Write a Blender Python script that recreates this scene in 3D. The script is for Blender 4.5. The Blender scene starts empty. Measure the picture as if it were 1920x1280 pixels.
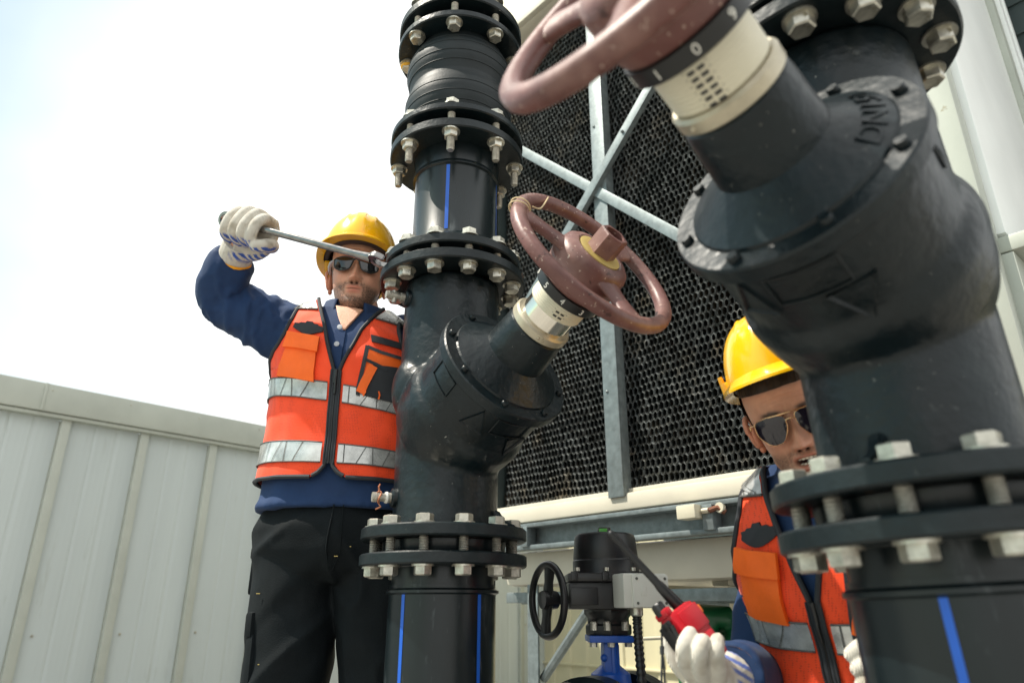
import bpy, bmesh, math, random
import numpy as np
from mathutils import Vector, Matrix, noise
R = math.radians
random.seed(7); rng = np.random.default_rng(7)
sc = bpy.context.scene
C = sc.collection
# ------------------------------------------------------------------ camera
PITCH = R(20.9); ZC = 0.8; F_PX = 1310.0
cam_d = bpy.data.cameras.new('camera'); cam = bpy.data.objects.new('camera', cam_d); C.objects.link(cam)
cam.location = (0, 0, ZC); cam.rotation_euler = (R(90) + PITCH, 0, 0)
cam_d.sensor_width = 36; cam_d.lens = F_PX / 1920 * 36
cam_d.clip_start = 0.02; cam_d.clip_end = 3000
cam_d.dof.use_dof = True; cam_d.dof.focus_distance = 1.36; cam_d.dof.aperture_fstop = 3.9
sc.camera = cam
def at(x, y, d):
    """world point seen at photo pixel (x, y) at ground distance d in front of the camera"""
    v = Vector(((x - 960) / F_PX, math.cos(PITCH) + (y - 640) / F_PX * math.sin(PITCH), math.sin(PITCH) - (y - 640) / F_PX * math.cos(PITCH)))
    return Vector((0, 0, ZC)) + v * (d / v.y)
# ------------------------------------------------------------------ sky and sun
SUN_EL, SUN_AZ = R(57), (-0.9925, -0.122)
w = bpy.data.worlds.new('World'); sc.world = w; w.use_nodes = True
nt = w.node_tree; nt.nodes.clear()
out = nt.nodes.new('ShaderNodeOutputWorld'); bg = nt.nodes.new('ShaderNodeBackground')
sky = nt.nodes.new('ShaderNodeTexSky'); sky.sky_type = 'NISHITA'; sky.sun_disc = False
sky.sun_elevation = SUN_EL; sky.sun_rotation = math.atan2(SUN_AZ[0], SUN_AZ[1]); sky.dust_density = 1.2; sky.air_density = 1.0
tc = nt.nodes.new('ShaderNodeTexCoord'); nz = nt.nodes.new('ShaderNodeTexNoise')
nz.inputs['Scale'].default_value = 1.6; nz.inputs['Detail'].default_value = 5; nz.inputs['Roughness'].default_value = 0.5
rp = nt.nodes.new('ShaderNodeValToRGB'); rp.color_ramp.elements[0].position = 0.20; rp.color_ramp.elements[1].position = 0.62
rp.color_ramp.elements[0].color = (.20, .20, .20, 1); rp.color_ramp.elements[1].color = (1, 1, 1, 1)
mx = nt.nodes.new('ShaderNodeMixRGB'); mx.inputs['Color2'].default_value = (8.4, 8.6, 8.5, 1)   # thin white cloud over the blue
bg.inputs['Strength'].default_value = 0.10
mpw = nt.nodes.new('ShaderNodeMapping'); mpw.inputs['Location'].default_value = (0.4, 0.0, 0.0)
L = nt.links.new
L(tc.outputs['Generated'], mpw.inputs['Vector']); L(mpw.outputs['Vector'], nz.inputs['Vector']); sx = nt.nodes.new('ShaderNodeSeparateXYZ'); L(tc.outputs['Generated'], sx.inputs['Vector'])
m1 = nt.nodes.new('ShaderNodeMath'); m1.operation = 'MULTIPLY_ADD'; m1.inputs[1].default_value = 0.9; m1.inputs[2].default_value = 0.45   # cloud veil thins towards the west
m2 = nt.nodes.new('ShaderNodeMath'); m2.operation = 'ADD'
m3 = nt.nodes.new('ShaderNodeMath'); m3.operation = 'MULTIPLY'; m3.inputs[1].default_value = 0.8
L(sx.outputs['X'], m1.inputs[0]); L(nz.outputs['Fac'], m3.inputs[0]); L(m1.outputs[0], m2.inputs[0]); L(m3.outputs[0], m2.inputs[1]); L(m2.outputs[0], rp.inputs['Fac']); L(rp.outputs['Color'], mx.inputs['Fac'])
tn = nt.nodes.new('ShaderNodeMixRGB'); tn.blend_type = 'MULTIPLY'; tn.inputs['Fac'].default_value = 1; tn.inputs['Color2'].default_value = (.92, 1.18, .95, 1)
L(sky.outputs['Color'], tn.inputs['Color1']); L(tn.outputs['Color'], mx.inputs['Color1']); L(mx.outputs['Color'], bg.inputs['Color']); L(bg.outputs['Background'], out.inputs['Surface'])
sun_d = bpy.data.lights.new('sun', 'SUN'); sun = bpy.data.objects.new('sun', sun_d); C.objects.link(sun)
sun_d.energy = 4.0; sun_d.angle = R(0.5); sun_d.color = (1, .93, .82)
sdir = Vector((SUN_AZ[0] * math.cos(SUN_EL), SUN_AZ[1] * math.cos(SUN_EL), math.sin(SUN_EL)))
sun.rotation_euler = sdir.to_track_quat('Z', 'Y').to_euler()
sc.view_settings.view_transform = 'Standard'; sc.view_settings.look = 'None'
sc.view_settings.exposure = 0.72; sc.view_settings.gamma = 1.0
# ------------------------------------------------------------------ materials
def mat(name, col, rough=.5, metal=0.0, var=.12, vscale=9.0, bump=.0, bscale=150.0, col2=None, spots=None, coat=0.0, spec=None, transmission=0, alpha=None, stretch=(1, 1, 1), sheen=0.0, rvar=.1, coords='Object'):
    m = bpy.data.materials.new(name); m.use_nodes = True
    n = m.node_tree.nodes; l = m.node_tree.links; b = n['Principled BSDF']
    b.inputs['Roughness'].default_value = rough; b.inputs['Metallic'].default_value = metal
    if coat: b.inputs['Coat Weight'].default_value = coat; b.inputs['Coat Roughness'].default_value = .12
    if sheen: b.inputs['Sheen Weight'].default_value = sheen; b.inputs['Sheen Roughness'].default_value = .5
    if spec is not None: b.inputs['Specular IOR Level'].default_value = spec
    if transmission: b.inputs['Transmission Weight'].default_value = transmission
    t = n.new('ShaderNodeTexCoord'); mp = n.new('ShaderNodeMapping'); mp.inputs['Scale'].default_value = stretch
    l.new(t.outputs[coords], mp.inputs['Vector'])
    a = n.new('ShaderNodeTexNoise'); a.inputs['Scale'].default_value = vscale; a.inputs['Detail'].default_value = 6; a.inputs['Roughness'].default_value = .62
    l.new(mp.outputs['Vector'], a.inputs['Vector'])
    r = n.new('ShaderNodeValToRGB'); e = r.color_ramp.elements
    c2 = col2 if col2 else tuple(min(1, c * (1 + var * 1.6)) for c in col)
    c1 = tuple(c * (1 - var * 1.6) for c in col) if not col2 else col
    e[0].position = .32; e[1].position = .68; e[0].color = (*c1, 1); e[1].color = (*c2, 1)
    l.new(a.outputs['Fac'], r.inputs['Fac']); last = r.outputs['Color']
    if spots:   # (colour, scale, threshold): specks of dust, chips or rust with a shape of their own
        for (sc_, ss, th, soft) in spots:
            v = n.new('ShaderNodeTexNoise'); v.inputs['Scale'].default_value = ss; v.inputs['Detail'].default_value = 4; v.inputs['Roughness'].default_value = .7
            l.new(mp.outputs['Vector'], v.inputs['Vector'])
            q = n.new('ShaderNodeValToRGB'); q.color_ramp.elements[0].position = th; q.color_ramp.elements[1].position = th + soft
            l.new(v.outputs['Fac'], q.inputs['Fac'])
            x = n.new('ShaderNodeMixRGB'); x.inputs['Color2'].default_value = (*sc_, 1)
            l.new(q.outputs['Color'], x.inputs['Fac']); l.new(last, x.inputs['Color1']); last = x.outputs['Color']
    l.new(last, b.inputs['Base Color'])
    if rvar:
        mr = n.new('ShaderNodeMapRange'); mr.inputs['To Min'].default_value = max(.03, rough - rvar); mr.inputs['To Max'].default_value = min(1, rough + rvar)
        a2 = n.new('ShaderNodeTexNoise'); a2.inputs['Scale'].default_value = vscale * 2.3; a2.inputs['Detail'].default_value = 4
        l.new(mp.outputs['Vector'], a2.inputs['Vector']); l.new(a2.outputs['Fac'], mr.inputs['Value']); l.new(mr.outputs['Result'], b.inputs['Roughness'])
    if bump:
        bn = n.new('ShaderNodeTexNoise'); bn.inputs['Scale'].default_value = bscale; bn.inputs['Detail'].default_value = 3
        l.new(mp.outputs['Vector'], bn.inputs['Vector'])
        bp = n.new('ShaderNodeBump'); bp.inputs['Strength'].default_value = bump; bp.inputs['Distance'].default_value = .01
        l.new(bn.outputs['Fac'], bp.inputs['Height']); l.new(bp.outputs['Normal'], b.inputs['Normal'])
    return m
DUST = (.30, .29, .26)
M = {}
M['iron'] = mat('black_epoxy_iron', (.0035, .0085, .0110), .36, spec=.36, var=.25, bump=.16, bscale=70, spots=[(DUST, 150, .69, .04), ((.018, .026, .029), 7, .52, .25), ((.05, .055, .055), 45, .66, .08)], rvar=.11)
M['iron_edge'] = mat('black_paint_rusty', (.005, .010, .012), .40, spec=.36, var=.25, bump=.10, bscale=90, spots=[((.16, .07, .03), 14, .66, .06), (DUST, 140, .70, .04)])
M['pe'] = mat('black_pipe_plastic', (.006, .011, .013), .30, spec=.42, var=.2, vscale=14, bump=.03, bscale=60, stretch=(1, 1, .25), spots=[((.06, .07, .075), 30, .60, .12)], rvar=.10)
M['blue_line'] = mat('blue_stripe_plastic', (.01, .10, .50), .4, var=.1)
M['rubber'] = mat('black_rubber', (.009, .014, .016), .55, spec=.35, var=.2, bump=.05, bscale=200)
M['zinc'] = mat('zinc_steel', (.52, .50, .43), .36, .75, var=.22, vscale=60, bump=.06, bscale=300, spots=[((.20, .17, .10), 70, .60, .10), ((.20, .095, .05), 22, .66, .06)])
M['thread'] = mat('zinc_thread', (.40, .38, .33), .45, .6, var=.2, vscale=80, spots=[((.14, .10, .07), 60, .60, .12)])
M['brown'] = mat('brown_red_paint', (.145, .060, .052), .44, var=.16, vscale=12, bump=.10, bscale=70, spots=[((.30, .17, .14), 7, .50, .25), ((.46, .34, .28), 120, .64, .03), ((.07, .028, .024), 34, .63, .03), ((.50, .40, .33), 38, .70, .03)])
M['brass'] = mat('dull_nickel', (.50, .45, .34), .40, .55, var=.12, vscale=30, spots=[((.30, .24, .15), 40, .66, .08)])
M['tool_steel'] = mat('polished_tool_steel', (.24, .23, .225), .24, 1.0, var=.15, vscale=20, stretch=(1, 6, 6))
M['chrome'] = mat('bright_nickel', (.78, .74, .66), .16, 1.0, var=.05)
M['ivory'] = mat('ivory_plastic', (.66, .62, .48), .45, var=.06, bump=.02, spots=[((.38, .33, .22), 40, .70, .08)])
M['black_plastic'] = mat('black_plastic', (.012, .013, .014), .38, var=.2)
M['digit'] = mat('white_print', (.75, .74, .68), .5, var=.05)
M['yellow_cap'] = mat('yellow_cap_plastic', (.46, .34, .10), .5, var=.12, spots=[((.30, .22, .10), 60, .64, .08)])
M['paint_yellow'] = mat('yellow_paint_mark', (.75, .38, .02), .5)
M['cream'] = mat('cream_paint', (.62, .58, .475), .42, var=.05, vscale=4, bump=.02, bscale=40, spots=[((.42, .36, .26), 22, .70, .10)])
M['white_panel'] = mat('white_coated_sheet', (.90, .92, .90), .35, var=.03, vscale=3)
M['galv'] = mat('galvanised_steel', (.205, .238, .243), .46, .45, var=.14, vscale=38, bump=.03, spots=[((.25, .28, .28), 26, .60, .10), ((.38, .42, .42), 60, .70, .05)])
M['dark_wall'] = mat('dark_grey_sheet', (.030, .045, .045), .6, var=.15, vscale=6, bump=.05)
M['fill'] = mat('black_fill_plastic', (.012, .015, .014), .50, var=.35, vscale=7, spots=[((.055, .047, .034), 9, .52, .16)])
M['fill_edge'] = mat('dusty_lit_fill_edges', (.092, .100, .098), .7, var=.4, vscale=40, spots=[((.19, .16, .115), 5, .54, .16), ((.02, .026, .025), 45, .55, .08)])  # dust, plus light caught by the front edges painted in as paler tan
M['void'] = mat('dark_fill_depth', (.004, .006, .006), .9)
M['panel'] = mat('grey_sandwich_panel', (.50, .55, .54), .46, var=.05, vscale=2.5, stretch=(1, 1, .15), bump=.01, spots=[((.39, .42, .39), 12, .62, .15), ((.52, .55, .52), 30, .66, .1)])
M['panel_trim'] = mat('olive_cream_trim', (.43, .455, .40), .45, var=.05, vscale=5, spots=[((.30, .28, .20), 20, .70, .08)])
M['siding'] = mat('pale_yellow_siding', (.60, .55, .37), .5, var=.05, vscale=3, stretch=(1, 1, .2))
M['concrete'] = mat('concrete', (.26, .25, .23), .85, var=.12, vscale=3, bump=.15, bscale=60)
M['seam'] = mat('dark_seam', (.10, .105, .09), .7)
M['string'] = mat('straw_string', (.70, .55, .33), .7)
M['rust'] = mat('rusty_steel', (.20, .08, .045), .8, var=.3, vscale=60)
M['green'] = mat('green_pump_paint', (.006, .11, .035), .4, var=.2)
M['blue'] = mat('blue_valve_paint', (.012, .085, .42), .36, var=.15, bump=.06, bscale=80)
M['box_white'] = mat('light_grey_plastic', (.62, .62, .56), .45, var=.03)
M['copper'] = mat('copper_wire', (.62, .25, .14), .4, .6)
# ------------------------------------------------------------------ mesh helpers
class MB:
    def __init__(s): s.v = []; s.f = []; s.mi = []
    def add(s, vs, fs, mi=0, T=None):
        o = len(s.v)
        if T is not None: vs = [T @ Vector(p) for p in vs]
        s.v.extend([tuple(p) for p in vs]); s.f.extend([tuple(i + o for i in f) for f in fs]); s.mi.extend([mi] * len(fs)); return s
    def box(s, c, size, T=None, mi=0, bev=0.0):
        x, y, z = size[0] / 2, size[1] / 2, size[2] / 2; b = min(bev, x * .9, y * .9, z * .9)
        bm = bmesh.new(); bmesh.ops.create_cube(bm, size=1)
        for v in bm.verts: v.co = Vector((c[0] + v.co.x * 2 * x, c[1] + v.co.y * 2 * y, c[2] + v.co.z * 2 * z))
        if b > 0: bmesh.ops.bevel(bm, geom=bm.edges[:], offset=b, segments=2, affect='EDGES', profile=.6)
        s.addbm(bm, mi, T); return s
    def addbm(s, bm, mi=0, T=None):
        bm.verts.index_update(); s.add([v.co.copy() for v in bm.verts], [[v.index for v in f.verts] for f in bm.faces], mi, T); bm.free()
    def lathe(s, prof, n=48, T=None, mi=0, cap=True, a0=0.0, a1=2 * math.pi, ripple=None):
        full = abs(a1 - a0 - 2 * math.pi) < 1e-6; m = n if full else n + 1
        vs = []; fs = []
        for (r, z) in prof:
            for k in range(m):
                a = a0 + (a1 - a0) * k / n; rr = r
                if ripple: rr = r + ripple(a, z)
                vs.append((rr * math.cos(a), rr * math.sin(a), z))
        for i in range(len(prof) - 1):
            for k in range(n if full else n):
                k2 = (k + 1) % m
                fs.append((i * m + k, i * m + k2, (i + 1) * m + k2, (i + 1) * m + k))
        if cap and full:
            if prof[0][0] > 1e-6: fs.append(tuple(range(m - 1, -1, -1)))
            if prof[-1][0] > 1e-6: fs.append(tuple((len(prof) - 1) * m + k for k in range(m)))
        s.add(vs, fs, mi, T); return s
    def tube(s, pts, rad, n=12, T=None, mi=0, cap=True, closed=False, flat=1.0, up=None):
        pts = [Vector(p) for p in pts]; N = len(pts)
        rads = rad if isinstance(rad, (list, tuple)) else [rad] * N
        vs = []; fs = []; prev = None
        for i, p in enumerate(pts):
            if closed: t = pts[(i + 1) % N] - pts[i - 1]
            else: t = pts[min(i + 1, N - 1)] - pts[max(i - 1, 0)]
            t.normalize()
            if prev is None:
                h = Vector(up) if up else (Vector((0, 0, 1)) if abs(t.z) < .9 else Vector((1, 0, 0)))
                u = (h - t * h.dot(t)).normalized()
            else: u = (prev - t * prev.dot(t)).normalized()
            prev = u; v_ = t.cross(u)
            r = rads[i]; ru, rv = (r if isinstance(r, (tuple, list)) else (r, r * flat))
            for k in range(n):
                a = 2 * math.pi * k / n; vs.append(p + u * (ru * math.cos(a)) + v_ * (rv * math.sin(a)))
        for i in range(N if closed else N - 1):
            j = (i + 1) % N
            for k in range(n):
                k2 = (k + 1) % n; fs.append((i * n + k, i * n + k2, j * n + k2, j * n + k))
        if cap and not closed: fs.append(tuple(range(n - 1, -1, -1))); fs.append(tuple((N - 1) * n + k for k in range(n)))
        s.add(vs, fs, mi, T); return s
    def prism(s, poly, z0, z1, T=None, mi=0, bev=0.0):
        bm = bmesh.new(); vs = [bm.verts.new((x, y, z0)) for x, y in poly]; f = bm.faces.new(vs)
        r = bmesh.ops.extrude_face_region(bm, geom=[f]); nv = [g for g in r['geom'] if isinstance(g, bmesh.types.BMVert)]
        for v in nv: v.co.z = z1
        bmesh.ops.recalc_face_normals(bm, faces=bm.faces)
        if bev: bmesh.ops.bevel(bm, geom=bm.edges[:], offset=bev, segments=2, affect='EDGES')
        s.addbm(bm, mi, T); return s
    def ball(s, c, rad, T=None, mi=0, n=20):
        rad = rad if isinstance(rad, (tuple, list)) else (rad,) * 3; vs = []; fs = []
        m = n // 2
        for i in range(m + 1):
            th = math.pi * i / m
            for k in range(n):
                a = 2 * math.pi * k / n; vs.append((c[0] + rad[0] * math.sin(th) * math.cos(a), c[1] + rad[1] * math.sin(th) * math.sin(a), c[2] + rad[2] * math.cos(th)))
        for i in range(m):
            for k in range(n): fs.append((i * n + k, (i + 1) * n + k, (i + 1) * n + (k + 1) % n, i * n + (k + 1) % n))
        s.add(vs, fs, mi, T); return s
    def mesh(s, name, mats, sharp=38, weld=True):
        me = bpy.data.meshes.new(name); me.from_pydata(s.v, [], s.f)
        for m in mats: me.materials.append(m)
        me.polygons.foreach_set('material_index', s.mi); me.polygons.foreach_set('use_smooth', [True] * len(me.polygons))
        if weld:
            bm = bmesh.new(); bm.from_mesh(me); bmesh.ops.remove_doubles(bm, verts=bm.verts, dist=1e-6); bm.to_mesh(me); bm.free()
        if sharp: me.set_sharp_from_angle(angle=R(sharp))
        return me
def obj(name, me, parent=None, loc=None, T=None):
    o = bpy.data.objects.new(name, me); C.objects.link(o)
    if parent: o.parent = parent
    if T is not None: o.matrix_local = T
    elif loc is not None: o.location = loc
    return o
def part(name, mb, mats, parent=None, loc=None, T=None, sharp=38, label=None):
    mats = mats if isinstance(mats, (list, tuple)) else [mats]
    o = obj(name, mb.mesh(name, mats, sharp), parent, loc, T)
    if label: o['label'] = label
    return o
def tag(o, label, cat, group=None, kind=None):
    if label: o['label'] = label
    if cat: o['category'] = cat
    if group: o['group'] = group
    if kind: o['kind'] = kind
    return o
def thing(name, label, cat, loc=(0, 0, 0), rz=0.0, group=None):
    o = bpy.data.objects.new(name, None); C.objects.link(o); o.location = loc; o.rotation_euler = (0, 0, rz); o.empty_display_size = .05
    return tag(o, label, cat, group)
def basis(o, x, y, z):
    m = Matrix(((x[0], y[0], z[0], o[0]), (x[1], y[1], z[1], o[1]), (x[2], y[2], z[2], o[2]), (0, 0, 0, 1))); return m
def axis_T(o, z, xh=(0, 0, 1)):
    z = Vector(z).normalized(); xh = Vector(xh); x = (xh - z * xh.dot(z)).normalized(); y = z.cross(x); return basis(o, x, y, z)
def remesh(mb, voxel, smooth=2, fac=.5):
    """one continuous skin over overlapping shapes"""
    me = mb.mesh('tmp', [], None); o = bpy.data.objects.new('tmp', me); C.objects.link(o)
    m = o.modifiers.new('r', 'REMESH'); m.mode = 'VOXEL'; m.voxel_size = voxel
    if smooth: s_ = o.modifiers.new('s', 'SMOOTH'); s_.iterations = smooth; s_.factor = fac
    dg = bpy.context.evaluated_depsgraph_get(); ev = o.evaluated_get(dg); new = bpy.data.meshes.new_from_object(ev)
    bpy.data.objects.remove(o); bpy.data.meshes.remove(me)
    new.polygons.foreach_set('use_smooth', [True] * len(new.polygons))
    return new
def mesh_co(me):
    a = np.empty(len(me.vertices) * 3); me.vertices.foreach_get('co', a); return a.reshape(-1, 3)
def set_co(me, a): me.vertices.foreach_set('co', np.ascontiguousarray(a).ravel()); me.update()
def text_mb(body, size, depth, T, mi=0, mb=None, curve=None):
    cu = bpy.data.curves.new('t', 'FONT'); cu.body = body; cu.size = size; cu.extrude = depth; cu.align_x = 'CENTER'; cu.align_y = 'CENTER'; cu.resolution_u = 3
    o = bpy.data.objects.new('t', cu); C.objects.link(o); dg = bpy.context.evaluated_depsgraph_get()
    me = bpy.data.meshes.new_from_object(o.evaluated_get(dg)); bpy.data.objects.remove(o); bpy.data.curves.remove(cu)
    vs = [v.co.copy() for v in me.vertices]
    if curve: vs = [curve(v) for v in vs]
    mb = mb or MB(); mb.add(vs, [list(p.vertices) for p in me.polygons], mi, T); bpy.data.meshes.remove(me); return mb
def sstep(a, b, x): t = np.clip((x - a) / (b - a), 0, 1); return t * t * (3 - 2 * t)
HEX = [(math.cos(R(60 * k)), math.sin(R(60 * k))) for k in range(6)]
# ------------------------------------------------------------------ ground
g = MB(); g.box((0, 8, -.05), (120, 120, .1)); go = part('ground', g, M['concrete']); go['kind'] = 'structure'
# ------------------------------------------------------------------ fence of sandwich panels on the left
FD = Vector((.677, .736, 0)); FN = Vector((.736, -.677, 0)); FK = 1.4
F0 = at(250, 752, 2.46 * FK); F0.z = 0
def fz(z_): return ZC + (z_ - .9) * FK
fence = thing('panel_fence', 'long grey panel fence with olive cream ribs and capping behind the worker with the spanner', 'fence', F0)
TF = basis((0, 0, 0), FD, -FN, (0, 0, 1))       # x along the fence, y away from the viewer
ribs = [(-.194 + .2575 * k) * FK for k in range(-9, 14)]
for i in range(len(ribs) - 1):
    x0, x1 = ribs[i] + .018 * FK, ribs[i + 1] - .018 * FK
    b = MB(); n = 36; zz = (0, fz(1.5))
    vs = []; fs = []
    for k in range(n + 1):
        u = k / n; x = x0 + (x1 - x0) * u
        gr = -.003 if any(abs(u - q) < .016 for q in (.36, .68)) else (-.0006 if k % 3 == 1 else 0)
        for z in zz: vs.append((x, .022 + (-gr), z))
    for k in range(n): fs.append((2 * k, 2 * k + 2, 2 * k + 3, 2 * k + 1))
    b.add(vs, fs, 0, TF); b.box(((x0 + x1) / 2, .05, zz[1] / 2), (x1 - x0, .03, zz[1] - .004), TF)
    for sx in (x0 + .035,): b.lathe([(.0, -.003), (.006, -.002), (.006, .002)], 10, TF @ Matrix.Translation((sx, .02, fz(.82))) @ Matrix.Rotation(R(90), 4, 'X'), 1)
    part('fence_panel', b, [M['panel'], M['zinc']], fence, sharp=20)
for x in ribs:
    b = MB(); b.box((x, .012, fz(1.5) / 2), (.030 * FK, .028, fz(1.5)), TF, 0, .006); b.box((x, .030, fz(1.5) / 2), (.062 * FK, .012, fz(1.5) - .01), TF, 0, .002)
    part('fence_rib', b, M['panel_trim'], fence)
xa, xb = ribs[0], ribs[-1]
b = MB(); hc = fz(1.606) - fz(1.512)
b.box(((xa + xb) / 2, .012, fz(1.512) + hc / 2), (xb - xa, .085, hc), TF, 0, .006)
b.box(((xa + xb) / 2, .006, fz(1.504)), (xb - xa, .050, .016), TF, 0, .002)
for x in (-.282 * FK, .9 * FK, -1.4 * FK): b.box((x, -.0335, fz(1.512) + hc / 2), (.012, .005, hc * .99), TF, 0, .001)
for x in np.arange(xa, xb, .35): b.ball((x, -.031, fz(1.585)), .004, TF, 1, 8)
part('fence_cap', b, [M['panel_trim'], M['zinc']], fence)
# ------------------------------------------------------------------ cooling tower
EU = Vector((-.663, .749, 0)); EV = Vector((.749, .663, 0)); PC = Vector((.968, 1.255, 0)); DZ = ZC - .9
tower = thing('cooling_tower', 'cream cooling tower with black honeycomb fill behind a galvanised cross brace', 'cooling tower', PC)
TT = basis((0, 0, 0), EU, EV, (0, 0, 1))        # x along the front face, y into the tower
EW = 1.56
# honeycomb fill: thousands of open cells
def fill_mesh():
    px, pz = .0172, .0222; vs = []; fs = []; mi = []
    z0, z1 = 1.19 + DZ, 3.11 + DZ; rows = int((z1 - z0) / pz); cols = int((EW - .05) / px)
    for j in range(rows):
        for i in range(cols):
            cx = .03 + (i + .5 * (j % 2)) * px; cz = z0 + j * pz
            dx =   .0040 * noise.noise((cx * 9, cz * 9, 1)) + .0010 * noise.noise((cx * 45, cz * 45, 8)); dzz = .0045 * noise.noise((cx * 9, cz * 9, 5))
            yy = .030 + .012 * noise.noise((cx * 6, cz * 5, 3)) + .004 * noise.noise((cx * 60, cz * 60, 9)); tl = .35 * noise.noise((cx * 40, cz * 40, 2))
            o = len(vs); hw, hh = px / 2, pz * .66
            hexo = [(0, hh), (-hw, pz * .34), (-hw, -pz * .34), (0, -hh), (hw, -pz * .34), (hw, pz * .34)]
            for q, (sx, sz) in enumerate(hexo):
                vs.append((cx + sx + dx * .6, yy + .004 * (q in (1, 2)) , cz + sz + dzz * .6))
            t = .70 + .14 * noise.noise((cx * 70, cz * 70, 4))
            for q, (sx, sz) in enumerate(hexo):
                vs.append((cx + sx * t + dx, yy - .004 + tl * .01, cz + sz * (t + .06) + dzz))
            for q, (sx, sz) in enumerate(hexo):
                vs.append((cx + sx * .80 + dx + .005, yy + .075, cz + sz * .86 + dzz + .004))
            for q in range(6):
                r = (q + 1) % 6
                fs.append((o + q, o + r, o + 6 + r, o + 6 + q)); mi.append(1)
                fs.append((o + 6 + q, o + 6 + r, o + 12 + r, o + 12 + q)); mi.append(0)
    b = MB(); b.add(vs, fs, 0, TT); b.mi = mi; return b
me = fill_mesh().mesh('fill', [M['fill'], M['fill_edge']], 35, weld=False)
fo = obj('honeycomb_fill', me, tower)
b = MB(); b.box((EW / 2, .16, 2.15 + DZ), (EW - .02, .03, 2.0), TT); part('fill_depth_shade', b, M['void'], tower)  # near-black sheet standing in for the shade deep inside the cells
# casing
b = MB(); b.box((EW / 2, .035, 1.178 + DZ), (EW, .11, .046), TT, 0, .008); b.box((EW / 2, .02, 1.207 + DZ), (EW, .05, .014), TT, 0, .003); part('sill', b, M['cream'], tower)
b = MB(); b.box((EW / 2, .0, 3.20 + DZ), (EW + .06, .16, .22), TT, 0, .02); b.box((EW / 2, -.085, 3.12 + DZ), (EW + .06, .03, .05), TT, 0, .006); b.box((EW / 2, .02, 3.375 + DZ), (EW + .02, .10, .10), TT, 0, .012); part('top_beam', b, M['cream'], tower)
b = MB(); b.box((.012, .005, 2.15 + DZ), (.05, .055, 1.94), TT, 0, .006); part('corner_post', b, M['panel_trim'], tower)
b = MB(); b.box((EW - .008, .03, 2.15 + DZ), (.03, .08, 1.94), TT, 0, .005); part('corner_post', b, M['dark_wall'], tower)
# end wall along EV at x = 0: white sheet with grey edge strip
b = MB(); b.box((-.012, .372, 2.42 + DZ), (.03, .675, 1.60), TT, 0, .003); part('end_panel', b, M['white_panel'], tower)
b = MB(); b.box((-.03, .735, 2.42 + DZ), (.03, .05, 1.9), TT, 0, .004); b.box((-.045, .40, 1.585 + DZ), (.10, .78, .035), TT, 0, .005); b.box((-.02, .40, 1.37 + DZ), (.03, .78, .39), TT, 0, .003); b.box((-.04, .40, 1.165 + DZ), (.10, .78, .03), TT, 0, .005); part('end_trim', b, M['panel_trim'], tower)
b = MB(); b.box((-.03, .79, 2.42 + DZ), (.05, .045, 1.9), TT, 0, .004); b.box((-.035, .835, 2.42 + DZ), (.05, .03, 1.9), TT, 0, .004); part('end_flashing', b, M['white_panel'], tower)
b = MB(); b.box((EW / 2, 1.6, 2.15 + DZ), (EW - .06, 1.40, 2.0), TT); part('casing', b, M['dark_wall'], tower)
# galvanised centre post and diagonals
b = MB(); b.box((.990, -.024, 2.15 + DZ), (.056, .010, 1.92), TT, 0, .002); b.box((.966, -.006, 2.15 + DZ), (.008, .030, 1.92), TT, 0, .002)
for z in (2.45, 2.0, 1.5): b.ball((1.002, -.0295, z + DZ), .005, TT, 0, 8)
part('centre_post', b, M['galv'], tower)
def bar(p, q, wd, y, t=.006):
    p = Vector((p[0], 0, p[1] + DZ)); q = Vector((q[0], 0, q[1] + DZ)); d = (q - p); ln = d.length; d.normalize(); up = Vector((0, 1, 0)).cross(d)
    T = TT @ basis((p + q) / 2 + Vector((0, y, 0)), d, Vector((0, 1, 0)), -up if False else up.normalized())
    b = MB(); b.box((0, 0, 0), (ln, t, wd), T, 0, .0015); b.box((0, .010, wd / 2 - .003), (ln, .016, .005), T, 0, .001); return b, T
b, T = bar((1.55, 2.73), (.13, 1.33), .034, -.034); part('diagonal_brace', b, M['galv'], tower)
b, T = bar((.20, 2.98), (1.53, 1.70), .034, -.046); b.ball((.0, -.006, 0), .006, T, 0, 8); part('diagonal_brace', b, M['galv'], tower)
# under the sill: channel beam, basin and legs
b = MB()
b.box((EW / 2, -.005, 1.143 + DZ), (EW, .05, .012), TT, 0, .002); b.box((EW / 2, .018, 1.11 + DZ), (EW, .008, .062), TT, 0, .001); b.box((EW / 2, .0, 1.078 + DZ), (EW, .045, .014), TT, 0, .004)
for x in (1.37, .70): b.box((x, -.012, 1.11 + DZ), (.03, .04, .062), TT, 0, .003)
part('channel_beam', b, M['galv'], tower)
b = MB(); b.box((EW / 2, .09, 1.02 + DZ), (EW - .04, .10, .105), TT, 0, .02); b.box((EW / 2, .6, .985 + DZ), (EW - .05, .95, .03), TT, 0, .01); b.box((EW / 2, .62, 1.03 + DZ), (EW - .10, .85, .08), TT, 0, .01)
for x in (.35, .8, 1.2): b.box((x, .55, .966 + DZ), (.05, .8, .02), TT, 0, .004)
part('basin', b, M['cream'], tower)
b = MB(); b.box((EW / 2, .08, .933 + DZ), (EW, .035, .032), TT, 0, .003); b.box((EW / 2, .95, .93 + DZ), (EW, .04, .05), TT, 0, .003)
for x in (.05, .8, 1.5): b.box((x, .51, .928 + DZ), (.045, .83, .03), TT, 0, .003)
part('base_frame', b, M['galv'], tower)
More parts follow.
